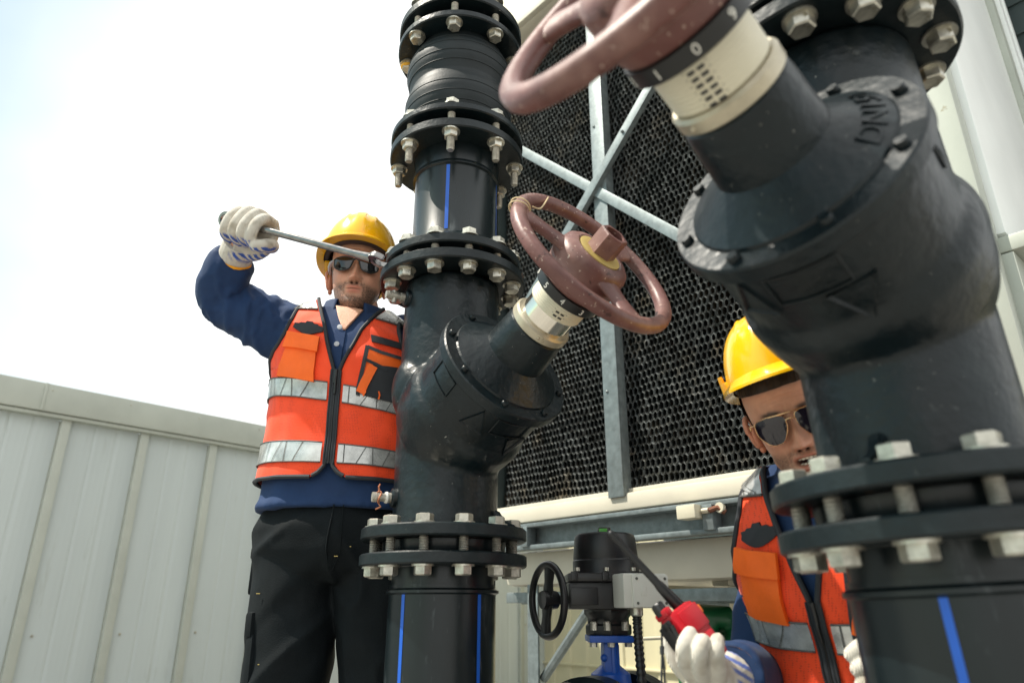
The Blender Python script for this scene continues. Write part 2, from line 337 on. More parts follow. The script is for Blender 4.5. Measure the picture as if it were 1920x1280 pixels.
for x in (1.415, .02):
    b = MB(); h = 1.07 + DZ; b.box((x, .05, h / 2), (.045, .008, h), TT, 0, .002); b.box((x + .022, .07, h / 2), (.008, .045, h), TT, 0, .002); b.box((x, .06, .006), (.12, .12, .012), TT, 0, .003); part('leg', b, M['galv'], tower)
for x in (1.45, .12):
    b = MB(); h = .93 + DZ; b.box((x, .95, h / 2), (.05, .05, h), TT, 0, .004); part('leg', b, M['galv'], tower)
b = MB(); p = TT @ Vector((1.40, .075, .70 + DZ)); q = TT @ Vector((1.175, .075, .925 + DZ)); b.tube([p, q], .014, 8); part('leg_brace', b, M['galv'], tower)
jb = MB(); jb.box((.745, -.035, 1.125 + DZ), (.055, .045, .034), TT, 0, .004); part('junction_box', jb, M['ivory'], tower)
b = MB(); b.lathe([(.004, 0), (.007, .002), (.007, .02), (.004, .022)], 10, TT @ Matrix.Translation((.712, -.035, 1.125 + DZ)) @ Matrix.Rotation(R(-90), 4, 'Y')); b.tube([TT @ Vector((.69, -.035, 1.125 + DZ)), TT @ Vector((.67, -.03, 1.13 + DZ)), TT @ Vector((.655, -.02, 1.118 + DZ))], .007, 8, mi=1); b.lathe([(.012, 0), (.014, .004), (.012, .012), (.0, .012)], 12, TT @ Matrix.Translation((.665, -.02, 1.13 + DZ)) @ Matrix.Rotation(R(90), 4, 'X'), 2); part('cable_gland', b, [M['brass'], M['rust'], M['ivory']], tower)
# dark service block beyond the tower
b = MB(); b.box((-.35, 1.10, 1.9), (.70, .40, 3.8), TT, 0, .01)
for z in np.arange(.3, 3.8, .12): b.box((-.35, .897, z), (.70, .006, .006), TT)
dw = part('dark_wall_block', b, M['dark_wall'], None, PC, sharp=30); tag(dw, 'tall dark grey sheet metal block standing beyond the white end panel of the tower', 'wall')
# pale corrugated wall seen under the tower
W0 = Vector((F0.x, F0.y, 0)) + FD * 3.25; wl = 6.0; b = MB(); vs = []; fs = []; n = 0
xs = []; x = -1.2
while x < wl:
    for dx, dy in ((0, 0), (.035, 0), (.045, -.012), (.095, -.012), (.105, 0), (.17, 0)): xs.append((x + dx, dy))
    x += .17
TW = basis((0, 0, 0), -EU, EV, (0, 0, 1))
for (x, y) in xs: vs += [(x, y, 0), (x, y, 1.75)]
for k in range(len(xs) - 1): fs.append((2 * k, 2 * k + 2, 2 * k + 3, 2 * k + 1))
b.add(vs, fs, 0, TW); b.box(((wl - 1.2) / 2, .04, .85), (wl + 1.2, .04, 1.7), TW); b.box(((wl - 1.2) / 2, .0, .42), (wl + 1.2, .05, .014), TW, 0, .002)
sw = part('corrugated_wall', b, M['siding'], None, W0, sharp=20); tag(sw, 'pale yellow corrugated metal wall seen below the cooling tower', 'wall')
# ------------------------------------------------------------------ bolts, flanges, pipes
K = .82     # the valve drawings below are in units of 0.82 m
def hexhead(mb, r, z0, z1, mi=0, T=None, ch=.12):
    h = z1 - z0; s = 1 if h > 0 else -1
    pr = [(z0, 1.0), (z1 - ch * h, 1.0), (z1, .86)]
    vs = []; fs = []
    for (z, q) in pr:
        for (x, y) in HEX: vs.append((x * r * q, y * r * q, z))
    for i in range(2):
        for k in range(6): fs.append((i * 6 + k, i * 6 + (k + 1) % 6, (i + 1) * 6 + (k + 1) % 6, (i + 1) * 6 + k) if s > 0 else (i * 6 + (k + 1) % 6, i * 6 + k, (i + 1) * 6 + k, (i + 1) * 6 + (k + 1) % 6))
    fs.append(tuple(12 + k for k in range(6)) if s > 0 else tuple(12 + k for k in range(5, -1, -1)))
    mb.add(vs, fs, mi, T)
def thread(mb, r, z0, z1, mi=0, pitch=.0042, T=None):
    n = max(2, int(abs(z1 - z0) / pitch)); prof = []
    for k in range(n): z = z0 + (z1 - z0) * k / n; prof += [(r, z), (r * .86, z + (z1 - z0) / n * .5)]
    prof.append((r * .8, z1)); mb.lathe(prof, 12, T, mi)
_bolt = {}
def bolt_meshes(head_z, nut_z, tip, hr=.0175):
    key = (round(head_z, 4), round(nut_z, 4), tip)
    if key in _bolt: return _bolt[key]
    b = MB()
    if head_z is not None:
        b.lathe([(hr * 1.22, head_z), (hr * 1.22, head_z + .0035), (.008, head_z + .0035)], 20); hexhead(b, hr, head_z + .0035, head_z + .0185)
    thread(b, .0098, head_z, nut_z - tip, 1)
    for v in range(len(b.v)): b.v[v] = tuple(c * K for c in b.v[v])
    n = MB()
    n.lathe([(hr * 1.25, nut_z), (hr * 1.25, nut_z - .0035), (.008, nut_z - .0035)], 20); hexhead(n, hr, nut_z - .0035, nut_z - .020)
    for v in range(len(n.v)): n.v[v] = tuple(c * K for c in n.v[v])
    _bolt[key] = (b.mesh('bolt', [M['zinc'], M['thread']], 30), n.mesh('nut', [M['zinc']], 30)); return _bolt[key]
def bolt_ring(parent, count, radius, phase, head_z, nut_z, tip=.012, zoff=0.0):
    bm_, nm_ = bolt_meshes(head_z - zoff, nut_z - zoff, tip)
    for k in range(count):
        a = phase + 2 * math.pi * k / count
        o = obj('bolt', bm_, parent); o.location = (radius * K * math.cos(a), radius * K * math.sin(a), 0); o.rotation_euler = (0, 0, a * 1.0 + random.uniform(-.6, .6))
        nn = obj('nut', nm_, o); nn.rotation_euler = (0, 0, random.uniform(-.5, .5))
def sp(mb):
    mb.v = [(x * K, y * K, z * K) for (x, y, z) in mb.v]; return mb
def disc(r, z0, z1, rin, ch=.003, n=72, T=None, mi=0, mb=None):
    mb = mb or MB(); mb.lathe([(rin, z0), (r - ch, z0), (r, z0 + ch), (r, z1 - ch), (r - ch, z1), (rin, z1), (rin, z0)], n, T, mi, cap=False); return mb
def stripes(parent, angles, r, z0, z1, wd=.0045):
    for a in angles:
        b = MB(); b.lathe([(r + .0008, z0), (r + .0008, z1)], 4, None, 0, False, a - wd / r, a + wd / r); part('blue_stripe', sp(b), M['blue_line'], parent)
def lower_pipe(x, y, z_base, rp, label, phase, ang, tilt=None, stripes_at=(0, 1)):
    """local z=0 is the ground; h0 lifts the drawing (its z = 0.931 is the valve's lower face)"""
    t = thing('flanged_pipe', label, 'pipe', (x, y, 0)); up = z_base
    b = MB(); b.lathe([(rp, -up / K + .0), (rp, .826 - .931), (rp + .006, .829 - .931), (rp + .006, .834 - .931), (rp - .001, .838 - .931), (rp - .001, .845 - .931)], 64); o = part('pipe', sp(b), M['pe'], t, (0, 0, up))
    o.location = (0, 0, up)
    b = MB(); b.lathe([(rp - .004, .84 - .931), (rp - .004, .878 - .931), (.128, .904 - .931), (.130, -.006), (.130, -.0015), (.05, -.0015)], 64); part('stub_end', sp(b), M['pe'], t, (0, 0, up))
    b = disc(.175, .879 - .931, .903 - .931, rp + .0005); part('backing_flange', sp(b), M['iron_edge'], t, (0, 0, up))
    for a in stripes_at:
        s_ = MB(); s_.lathe([(rp + .0007, -up / K), (rp + .0007, .826 - .931)], 4, None, 0, False, a - .0042 / rp, a + .0042 / rp); part('blue_stripe', sp(s_), M['blue_line'], t, (0, 0, up))
    bm_, nm_ = bolt_meshes(.024, .879 - .931, .012)
    for k in range(12):
        a = phase + k * math.pi / 6
        o = obj('bolt', bm_, t); o.location = (.148 * K * math.cos(a), .148 * K * math.sin(a), up); o.rotation_euler = (0, 0, a + random.uniform(-.6, .6))
        nn = obj('nut', nm_, o); nn.rotation_euler = (0, 0, random.uniform(-.5, .5))
    return t
BETA = .486
def valve(x, y, zb, phi, label, opened, dig_first, detail_text=False, lugs=None, lo=0.0, hi=0.0, dw=0.0, oz=.233):
    t = thing('balancing_valve', label, 'valve', (x, y, zb), phi)
    a = Vector((math.cos(BETA), 0, math.sin(BETA))); O = Vector((0, 0, oz))
    ex = Vector((-math.sin(BETA), 0, math.cos(BETA))); ey = a.cross(ex)
    TA = basis(O, ex, ey, a)                       # local z runs along the stem
    s = .237
    # body casting
    b = MB()
    b.lathe([(.0, .004 - lo), (.112, .004 - lo), (.112, .05), (.113, .12), (.115, .30), (.113, .45), (.112, .588 + hi), (0, .588 + hi)], 72)
    b.lathe([(0, -.052), (.075, -.048), (.108, -.034), (.127, -.008), (.137, .025), (.1415, .055), (.1435, .085), (.140, .100), (.133, .112), (.133, .150), (.133, .165), (.1335, s - .052), (.1335, s - .026), (0, s - .026)], 72, TA)
    # shoulder rib running over the back of the casting
    for sg in (-1, 1): b.ball((-.012, sg * .078, .325), (.062, .056, .082), None, 0, 28)
    me = remesh(sp(b), .0034, 8, .6); me.materials.append(M['iron']); me.name = 'valve_body'
    obj('valve_body', me, t)
    b = disc(.175, -lo, .0245 - lo, .10); part('flange', sp(b), M['iron_edge'], t)
    b = disc(.175, .591 + hi, .615 + hi, .10); part('flange', sp(b), M['iron_edge'], t)
    # lifting rib on the lower flange
    for aa in (lugs or []):
        b = MB(); T = Matrix.Rotation(aa, 4, 'Z'); b.prism([(.112, .024), (.160, .024), (.160, .030), (.135, .040), (.121, .062), (.112, .062)], -.008, .008, T @ Matrix.Translation((0, 0, -lo)) @ Matrix.Rotation(R(90), 4, 'X'), 0, .003); part('lifting_rib', sp(b), M['iron'], t)
    # cast plates and arrow marks on the barrel
    for (a0, w_) in ((R(100), .24), (R(-78), .24), (R(180), .3)):
        b = MB(); c4 = [(-1, s - .075), (1, s - .075), (1, s - .036), (-1, s - .036)]; P = []
        for q in range(4):
            (u0, t0), (u1, t1) = c4[q], c4[(q + 1) % 4]
            for e_ in np.linspace(0, 1, 10, endpoint=False): u = u0 + (u1 - u0) * e_; P.append(TA @ Vector((.1345 * math.cos(a0 + w_ * u), .1345 * math.sin(a0 + w_ * u), t0 + (t1 - t0) * e_)))
        b.tube(P, .0016, 6, closed=True); part('cast_plate', sp(b), M['iron'], t)
    def arrow(a0, tip, dirn):
        q = MB(); pts = [(-.20, 0), (.20, 0), (0, .055)]
        poly = [(u * 1.0, v) for u, v in pts]; vs = []
        for (u, v) in poly: vs.append(Vector((.1372 * math.cos(a0 + u), .1372 * math.sin(a0 + u), tip + v * dirn)))
        c_ = sum(vs, Vector()) / 3; inner = [c_ + (p - c_) * .68 - Vector((math.cos(a0), math.sin(a0), 0)) * .006 for p in vs]; base = [p - Vector((math.cos(a0), math.sin(a0), 0)) * .014 for p in vs]
        q.add(vs + inner + base, [(0, 1, 4, 3), (1, 2, 5, 4), (2, 0, 3, 5), (3, 4, 5), (0, 6, 7, 1), (1, 7, 8, 2), (2, 8, 6, 0)], 0, TA); return q
    q = arrow(R(148), s - .090, 1); q2 = arrow(R(195), s - .080, -1)
    part('flow_arrow', sp(q), M['iron'], t, sharp=20); part('flow_arrow', sp(q2), M['iron'], t, sharp=20)
    # bonnet
    b = MB(); b.lathe([(.10, s - .024), (.1450, s - .0245), (.1485, s - .0215), (.1490, s - .003), (.1465, s), (.1225, s), (.1205, s + .004), (.115, s + .007), (.093, s + .021), (.0715, s + .0350), (.0685, s + .0372), (.0640, s + .105), (.0625, s + .112), (.058, s + .117), (.03, s + .118)], 80, TA)
    part('bonnet', sp(b), M['iron'], t, sharp=28)
    if detail_text:
        def cv(v):   # wrap the raised lettering round the bonnet cone
            ang = v.x / .100; rr = .1055 - v.y * .80; zz = s + .0105 + v.y * .60 + v.z
            return Vector((rr * math.cos(ang + cv.a0), rr * math.sin(ang + cv.a0), zz))
        cv.a0 = detail_text
        part('raised_lettering', sp(text_mb('DN150', .036, .0050, TA, curve=cv)), M['iron'], t)
    for k in range(8):
        aa = R(22) + k * math.pi / 4; b = MB(); b.lathe([(.0075, 0), (.0075, .006), (.006, .008), (.0, .008)], 12); bb = part('bonnet_bolt', sp(b), M['iron'], t)
        bb.matrix_local = Matrix.Diagonal((1, 1, 1, 1)) @ Matrix.Translation((TA @ Vector((.133 * math.cos(aa), .133 * math.sin(aa), s))) * K) @ TA.to_3x3().to_4x4()
    # stem: collar, drums, number ring
    b = MB(); b.lathe([(.035, .351), (.058, .351), (.0635, .355), (.0635, .369), (.060, .373), (.03, .373)], 64, TA)
    b.ball((.0625, 0, .362), .004, TA @ Matrix.Rotation(R(150), 4, 'Z'), 0, 8); part('collar', sp(b), M['brass'], t)
    b = MB(); b.lathe([(.0525, .371), (.0525, .440), (.03, .440)], 64, TA); part('stem_drum', sp(b), M['chrome'], t)
    z0d = .374 if opened else .410
    b = MB(); rr = .0570
    prof = [(.04, z0d), (rr - .001, z0d), (rr, z0d + .002)]
    nst = int((.448 + dw - z0d) / .005)
    for k in range(nst):
        z = z0d + .002 + (.446 + dw - z0d) * k / nst; prof += [(rr, z), (rr + .0004, z + .0035), (rr - .0004, z + .0045)]
    prof += [(rr, .448 + dw), (.04, .448 + dw)]
    b.lathe(prof, 64, TA, 0)
    # two columns of scale windows with tick marks, facing the viewer
    inv = (Matrix.Translation((x, y, zb)) @ Matrix.Rotation(phi, 4, 'Z')).inverted(); cl = TA.inverted() @ ((inv @ Vector((0, 0, ZC))) / K)
    face = math.atan2(cl.y, cl.x)
    part('scale_drum', sp(b), M['ivory'], t, sharp=60)
    b = MB(); nrow = 6 if opened else 2
    fc = face + (R(-14) if opened else R(16))
    for r_ in range(nrow):
        z = (.436 + dw - r_ * .0079) if opened else (.428 - r_ * .009)
        for c_ in (-1, 1):
            ac = fc + c_ * .095
            b.lathe([(rr + .0009, z - .0019), (rr + .0009, z + .0019)], 4, TA, 0, False, ac - .066, ac + .066)
            b.lathe([(rr + .0009, z + .003), (rr + .0009, z + .0042)], 2, TA, 1, False, ac + c_ * .13 - .012, ac + c_ * .13 + .012)
    part('scale_window', sp(b), [M['black_plastic'], M['seam']], t)
    TA0 = TA; TA = TA @ Matrix.Translation((0, 0, dw))
    b = MB(); b.lathe([(.045, .446), (.069, .446), (.0705, .4475), (.0715, .466), (.060, .468)], 64, TA); nr = part('number_ring', sp(b), M['black_plastic'], t)
    b = MB()
    for k in range(10):
        ac = face + R(dig_first[1]) + k * math.pi / 5
        def cv(v, ac=ac): return Vector(((.0713 + v.z) * math.cos(ac + v.x / .071), (.0713 + v.z) * math.sin(ac + v.x / .071), 0.4565 + v.y))
        part('digit', sp(text_mb(str((dig_first[0] - k) % 10), .0165, .0006, TA, 0, None, cv)), M['digit'], nr)
    # handwheel: flared hub, spokes, rim; the plastic cap and the hexagon are its sub-parts
    b = MB()
    b.lathe([(.05, .466), (.067, .468), (.071, .476), (.076, .498), (.079, .510), (.074, .515), (.074, .532), (.070, .543), (.061, .550), (.050, .5525), (.046, .549), (.02, .549)], 64, TA)
    RW, ZW = .170, .531
    pts = [TA @ Vector((RW * math.cos(u), RW * math.sin(u), ZW)) for u in np.linspace(0, 2 * math.pi, 96, endpoint=False)]
    nsec = 16; vs = []; fs = []
    for i in range(96):
        u = 2 * math.pi * i / 96; 
        for k in range(nsec):
            q = 2 * math.pi * k / nsec; dr = .0148 * math.copysign(abs(math.cos(q)) ** .8, math.cos(q)); dz = .0138 * math.copysign(abs(math.sin(q)) ** .8, math.sin(q))
            # shallow finger grooves on the inner underside
            vs.append(((RW + dr) * math.cos(u), (RW + dr) * math.sin(u), ZW + dz))
    for i in range(96):
        for k in range(nsec): fs.append((i * nsec + k, ((i + 1) % 96) * nsec + k, ((i + 1) % 96) * nsec + (k + 1) % nsec, i * nsec + (k + 1) % nsec))
    b.add(vs, fs, 0, TA)
    for k in range(3):
        u = SPOKE + k * 2 * math.pi / 3; rs = np.linspace(.066, .166, 9); P = []; RD = []
        for r_ in rs:
            q = (r_ - .066) / .10; P.append(TA @ Vector((r_ * math.cos(u), r_ * math.sin(u), .527 + .004 * q))); wv = .020 + .014 * (abs(q - .45) / .55) ** 2
            RD.append((.011, wv))
        b.tube(P, RD, 14, up=a)
    hw = part('handwheel', sp(b), M['brown'], t, sharp=50)
    b = MB(); b.lathe([(.03, .548), (.0455, .548), (.0455, .5525), (.040, .554), (.03, .554)], 48, TA); part('hub_cap', sp(b), M['yellow_cap'], hw)
    b = MB(); vs = []; fs = []
    for (r_, z) in ((.030, .549), (.030, .595), (.028, .598), (.0215, .598), (.0205, .595), (.0205, .57)):
        for q in range(6 if r_ > .025 else 6): vs.append((r_ * HEX[q][0], r_ * HEX[q][1], z))
    # hexagon outside, round bore inside
    b.add([v for v in vs[:18]], [(i * 6 + k, i * 6 + (k + 1) % 6, (i + 1) * 6 + (k + 1) % 6, (i + 1) * 6 + k) for i in range(2) for k in range(6)], 0, TA)
    ring = [(.0195 * math.cos(2 * math.pi * k / 24), .0195 * math.sin(2 * math.pi * k / 24), .598) for k in range(24)]; hexr = []
    for k in range(24):
        i = k // 4; f_ = (k % 4) / 4; p0 = Vector((*HEX[i], 0)); p1 = Vector((*HEX[(i + 1) % 6], 0)); p = p0.lerp(p1, f_) * .028; hexr.append((p.x, p.y, .598))
    b.add(hexr + ring, [(k, (k + 1) % 24, 24 + (k + 1) % 24, 24 + k) for k in range(24)], 0, TA)
    b.lathe([(.0195, .598), (.0185, .568), (0, .568)], 24, TA, 0, False)
    part('stem_hexagon', sp(b), M['brown'], hw, sharp=25)
    return t, TA0
SPOKE = R(65)
# ---- left riser
XL, YL = -.144 * K, 1.54 * K; ZB = ZC + K * (.931 - .8); PL = -.886
lower_pipe(XL, YL, ZB, .1105, 'black pipe with two blue stripes below the left valve beside the standing worker', R(-90 - 10) , 0, stripes_at=(R(-90 - 38), R(-90 + 46)))
vL, TAL = valve(XL, YL, ZB, PL, 'black slanted balancing valve whose brown handwheel shows its open hexagon hub, left of the two', False, (4, 4), lugs=[R(-18) - PL])
# ---- spool pipe above, with flanges at both ends
def spool(x, y, zb, label, ph1, ph2, z_top=1.896, top=True):
    t = thing('spool_pipe', label, 'pipe', (x, y, zb)); o = .931
    b = MB(); b.lathe([(.108, 1.592 - o), (.112, 1.602 - o), (.112, 1.618 - o), (.107, 1.624 - o), (.104, 1.63 - o), (.104, 1.812 - o), (.110, 1.815 - o), (.110, 1.822 - o), (.107, 1.826 - o), (.110, 1.86 - o), (.110, 1.872 - o)], 64); part('pipe', sp(b), M['pe'], t)
    b = disc(.164, 1.567 - o, 1.590 - o, .107); part('backing_flange', sp(b), M['iron_edge'], t)
    b = MB(); b.lathe([(.05, 1.5475 - o), (.128, 1.5475 - o), (.128, 1.566 - o), (.06, 1.566 - o)], 64); part('stub_end', sp(b), M['pe'], t)
    bm_, nm_ = bolt_meshes(1.590 - o, 1.522 - o, .012)
    for k in range(12):
        a = ph1 + k * math.pi / 6; q = obj('bolt', bm_, t); q.location = (.146 * K * math.cos(a), .146 * K * math.sin(a), 0); q.rotation_euler = (0, 0, a + random.uniform(-.6, .6)); nn = obj('nut', nm_, q); nn.rotation_euler = (0, 0, random.uniform(-.5, .5))
    if top:
        b = disc(.172, 1.872 - o, 1.897 - o, .109); part('backing_flange', sp(b), M['iron_edge'], t)
        b = MB(); b.lathe([(.05, 1.8975 - o), (.135, 1.8975 - o), (.137, 1.922 - o), (.05, 1.922 - o)], 64); part('stub_end', sp(b), M['pe'], t)
        bm_, nm_ = bolt_meshes(1.944 - o, 1.872 - o, .055)
        for k in range(8):
            a = ph2 + k * math.pi / 4; q = obj('bolt', bm_, t); q.location = (.150 * K * math.cos(a), .150 * K * math.sin(a), 0); q.rotation_euler = (0, 0, a + random.uniform(-.6, .6)); nn = obj('nut', nm_, q); nn.rotation_euler = (0, 0, random.uniform(-.5, .5))
        b = MB(); b.lathe([(.1055, 1.655 - o), (.1055, 1.808 - o)], 3, None, 0, False, R(-90 - 12) - .035, R(-90 - 12) + .035)
    for a in (R(-90 - 6), R(-90 + 84)):
        s_ = MB(); s_.lathe([(.1047, 1.632 - o), (.1047, 1.81 - o)], 4, None, 0, False, a - .0042 / .104, a + .0042 / .104); part('blue_stripe', sp(s_), M['blue_line'], t)
    return t
spL = spool(XL, YL, ZB, 'short black pipe with one blue stripe between the left valve and the rubber joint', R(-90 - 11.5), R(-90 - 1))
# ---- rubber expansion joint
jt = thing('expansion_joint', 'ribbed black rubber expansion joint between two bolted rings near the top of the left riser', 'expansion joint', (XL, YL, ZB)); o = .931
prof = []
for z, r in ((1.942, .128), (1.955, .126), (1.972, .128), (2.0, .138), (2.03, .1425), (2.055, .139), (2.075, .131), (2.088, .129), (2.10, .132), (2.125, .140), (2.150, .1425), (2.175, .138), (2.195, .128), (2.212, .120), (2.225, .118)): prof.append((r, z - o))
dense = []
for i in range(len(prof) - 1):
    for q in np.linspace(0, 1, 4, endpoint=False): dense.append((prof[i][0] * (1 - q) + prof[i + 1][0] * q, prof[i][1] * (1 - q) + prof[i + 1][1] * q))
dense.append(prof[-1])
b = MB(); b.lathe(dense, 72)
for z in (1.985, 2.01, 2.04, 2.11, 2.135, 2.165, 2.19):
    r = np.interp(z - o, [p[1] for p in prof], [p[0] for p in prof]); b.tube([(r * math.cos(u), r * math.sin(u), z - o) for u in np.linspace(0, 2 * math.pi, 72, endpoint=False)], .0014, 6, closed=True)
part('bellows', sp(b), M['rubber'], jt, sharp=80)
b = disc(.172, 1.924 - o, 1.943 - o, .127); part('retaining_ring', sp(b), M['iron'], jt)
b = disc(.170, 2.216 - o, 2.236 - o, .118); part('retaining_ring', sp(b), M['iron'], jt)
bm_, nm_ = bolt_meshes(2.322 - o, 2.216 - o, .0)
for k in range(8):
    a = R(-90 - 2) + k * math.pi / 4; q = obj('bolt', bm_, jt); q.location = (.146 * K * math.cos(a), .146 * K * math.sin(a), 0); q.rotation_euler = (0, 0, a + .3); nn = obj('nut', nm_, q); nn.rotation_euler = (0, 0, random.uniform(-.5, .5))
b = MB(); b.ball((.146 * math.cos(R(-90 - 92)), .146 * math.sin(R(-90 - 92)), 2.205 - o), (.02, .02, .009)); part('yellow_paint_mark', sp(b), M['paint_yellow'], jt)
# ---- upper pipe of the left riser
up = thing('flanged_pipe', 'black pipe leaving the top of the photo above the rubber joint', 'pipe', (XL, YL, ZB))
b = disc(.170, 2.276 - o, 2.302 - o, .10); part('backing_flange', sp(b), M['iron_edge'], up)
b = MB(); b.lathe([(.05, 2.238 - o), (.132, 2.238 - o), (.134, 2.262 - o), (.110, 2.276 - o), (.104, 2.36 - o), (.1, 2.38 - o), (.1, 3.6 - o)], 64); part('pipe', sp(b), M['pe'], up)
for a in (R(-90 - 62), R(-90 + 62)):
    s_ = MB(); s_.lathe([(.1007, 2.38 - o), (.1007, 3.6 - o)], 4, None, 0, False, a - .042, a + .042); part('blue_stripe', sp(s_), M['blue_line'], up)
# small fittings of the left valve
def vpt(px, py, d): return at(px, py, d)
def tap(cx, cz, ang, label, wire=False):
    b = MB(); T = Matrix.Translation((XL, YL, ZC + K * (cz - .8))) @ Matrix.Rotation(ang, 4, 'Z') @ Matrix.Rotation(R(90), 4, 'Y')
    q = MB(); q.lathe([(.022, .105), (.020, .118), (.016, .121), (0, .121)], 24, None, 0); q.lathe([(.0105, .12), (.0105, .13), (.0085, .131), (.0085, .150), (.0105, .151), (.0105, .160), (.0, .160)], 16, None, 1)
    if wire:
        q.lathe([(.0115, .127), (.0125, .129), (.0115, .133)], 16, None, 3)
        q.tube([(.012 * math.cos(u), .012 * math.sin(u), .146 + .003 * math.sin(2 * u)) for u in np.linspace(0, 6.3, 20)], .0018, 6, mi=2); q.tube([(.012, 0, .146), (.02, .006, .142), (.024, -.004, .15)], .0018, 6, mi=2); q.tube([(-.010, .006, .146), (-.02, .012, .15), (-.026, .004, .146)], .0018, 6, mi=2)
    else:
        q.tube([(-.012, 0, .145), (.018, 0, .145)], .006, 10, mi=1); q.tube([(0, 0, .14), (0, 0, .165)], .009, 10, mi=1)
    q = sp(q); q.v = [tuple(T @ Vector(v)) for v in q.v]; q.v = [tuple(vL.matrix_basis.inverted() @ Vector(v)) for v in q.v]
    part('test_plug', q, [M['iron'], M['thread'], M['copper'], M['digit']], vL, label=label)
tap(0, 1.018, R(-90 - 68), 'test plug with a twist of copper wire', True)
tap(0, 1.475, R(-90 - 62), 'bare test plug')
# string tied round the left handwheel
TW_ = vL.matrix_basis @ Matrix.Scale(K, 4) @ TAL
def wheel_pt(u, r, dz=0): return TW_ @ Vector((r * math.cos(u), r * math.sin(u), .531 + dz))
# ---- right riser
XR, YR = .474 * K, .813 * K; ZBR = ZC + K * (.931 - .8 - .019); PR = 3.885
lpR = lower_pipe(XR, YR, ZBR + .006 * K, .1105, 'black pipe with a blue stripe in the bottom right corner, nearest the camera', R(-90 - 30 - 10), 0, stripes_at=(R(-90 - 38), R(-90 + 55)))
vR, TAR = valve(XR, YR, ZBR, PR, 'big blurred black balancing valve close to the camera, marked DN150, seen from below', True, (0, -2), detail_text=R(-84), lugs=[R(-90 - 50) - PR], lo=-.006, hi=.011, dw=-.020, oz=.247)
spR = spool(XR, YR, ZBR + .011 * K, 'black flange and pipe above the big right valve at the top of the photo', R(-90 - 5), 0, top=False)
for t_ in (vL, vR): t_['group'] = 'balancing valves on the two risers'
for t_ in (spL, spR): t_['group'] = 'short pipes above the valves'
# this riser leans a little
LEAN = Matrix.Translation((XR, YR, 1.05)) @ Matrix.Rotation(R(-2.8), 4, 'Y') @ Matrix.Translation((-XR, -YR, -1.05))
for t_ in (lpR, vR, spR): t_.matrix_basis = LEAN @ t_.matrix_basis
b = MB()
# thin drain pipe behind the left riser
b.tube([(-.045, 1.52, 0), (-.045, 1.52, 2.3)], .011, 14); dp = part('drain_pipe', b, M['iron'], None, (0, 0, 0)); tag(dp, 'thin dark upright pipe right behind the left riser', 'pipe')
# ------------------------------------------------------------------ people
def attr_mat(name, rough, sss=0.0, bump=.0, bscale=400, sheen=0):
    m = bpy.data.materials.new(name); m.use_nodes = True; n = m.node_tree.nodes; l = m.node_tree.links; b = n['Principled BSDF']
    a = n.new('ShaderNodeAttribute'); a.attribute_name = 'Col'
    t = n.new('ShaderNodeTexCoord'); q = n.new('ShaderNodeTexNoise'); q.inputs['Scale'].default_value = 60; q.inputs['Detail'].default_value = 5; l.new(t.outputs['Object'], q.inputs['Vector'])
    r = n.new('ShaderNodeMapRange'); r.inputs['To Min'].default_value = .82; r.inputs['To Max'].default_value = 1.16; l.new(q.outputs['Fac'], r.inputs['Value'])
    x = n.new('ShaderNodeVectorMath'); x.operation = 'SCALE'; l.new(a.outputs['Color'], x.inputs[0]); l.new(r.outputs['Result'], x.inputs['Scale'])
    l.new(x.outputs['Vector'], b.inputs['Base Color']); b.inputs['Roughness'].default_value = rough
    if sss: b.inputs['Subsurface Weight'].default_value = sss; b.inputs['Subsurface Radius'].default_value = (.012, .005, .003); b.inputs['Subsurface Scale'].default_value = .6
    if sheen: b.inputs['Sheen Weight'].default_value = sheen
    if bump:
        v = n.new('ShaderNodeTexNoise'); v.inputs['Scale'].default_value = bscale; v.inputs['Detail'].default_value = 3; l.new(t.outputs['Object'], v.inputs['Vector'])
        bp = n.new('ShaderNodeBump'); bp.inputs['Strength'].default_value = bump; bp.inputs['Distance'].default_value = .002; l.new(v.outputs['Fac'], bp.inputs['Height']); l.new(bp.outputs['Normal'], b.inputs['Normal'])
    return m
def mesh_fabric(name, col, hole):
    """knitted mesh cloth with small round perforations"""
    m = mat(name, col, .72, var=.05, vscale=14, bump=0, sheen=.15); n = m.node_tree.nodes; l = m.node_tree.links; b = n['Principled BSDF']
    t = n.new('ShaderNodeTexCoord'); mp = n.new('ShaderNodeMapping'); mp.inputs['Scale'].default_value = (1, .25, 1); l.new(t.outputs['Object'], mp.inputs['Vector'])
    v = n.new('ShaderNodeTexVoronoi'); v.inputs['Scale'].default_value = 330; v.inputs['Randomness'].default_value = .25; l.new(mp.outputs['Vector'], v.inputs['Vector'])
    r = n.new('ShaderNodeValToRGB'); r.color_ramp.elements[0].position = .18; r.color_ramp.elements[1].position = .36; r.color_ramp.elements[0].color = (*hole, 1); r.color_ramp.elements[1].color = (1, 1, 1, 1); l.new(v.outputs['Distance'], r.inputs['Fac'])
    x = n.new('ShaderNodeMixRGB'); x.blend_type = 'MULTIPLY'; x.inputs['Fac'].default_value = 1
    src = b.inputs['Base Color'].links[0].from_socket; l.new(src, x.inputs['Color1']); l.new(r.outputs['Color'], x.inputs['Color2']); l.new(x.outputs['Color'], b.inputs['Base Color'])
    bp = n.new('ShaderNodeBump'); bp.inputs['Strength'].default_value = .35; bp.inputs['Distance'].default_value = .001; l.new(v.outputs['Distance'], bp.inputs['Height']); l.new(bp.outputs['Normal'], b.inputs['Normal'])
    return m
M['skin'] = attr_mat('skin', .48, .12, .5, 700)
M['vest'] = mesh_fabric('orange_mesh_cloth', (.95, .066, .007), (.62, .5, .5))
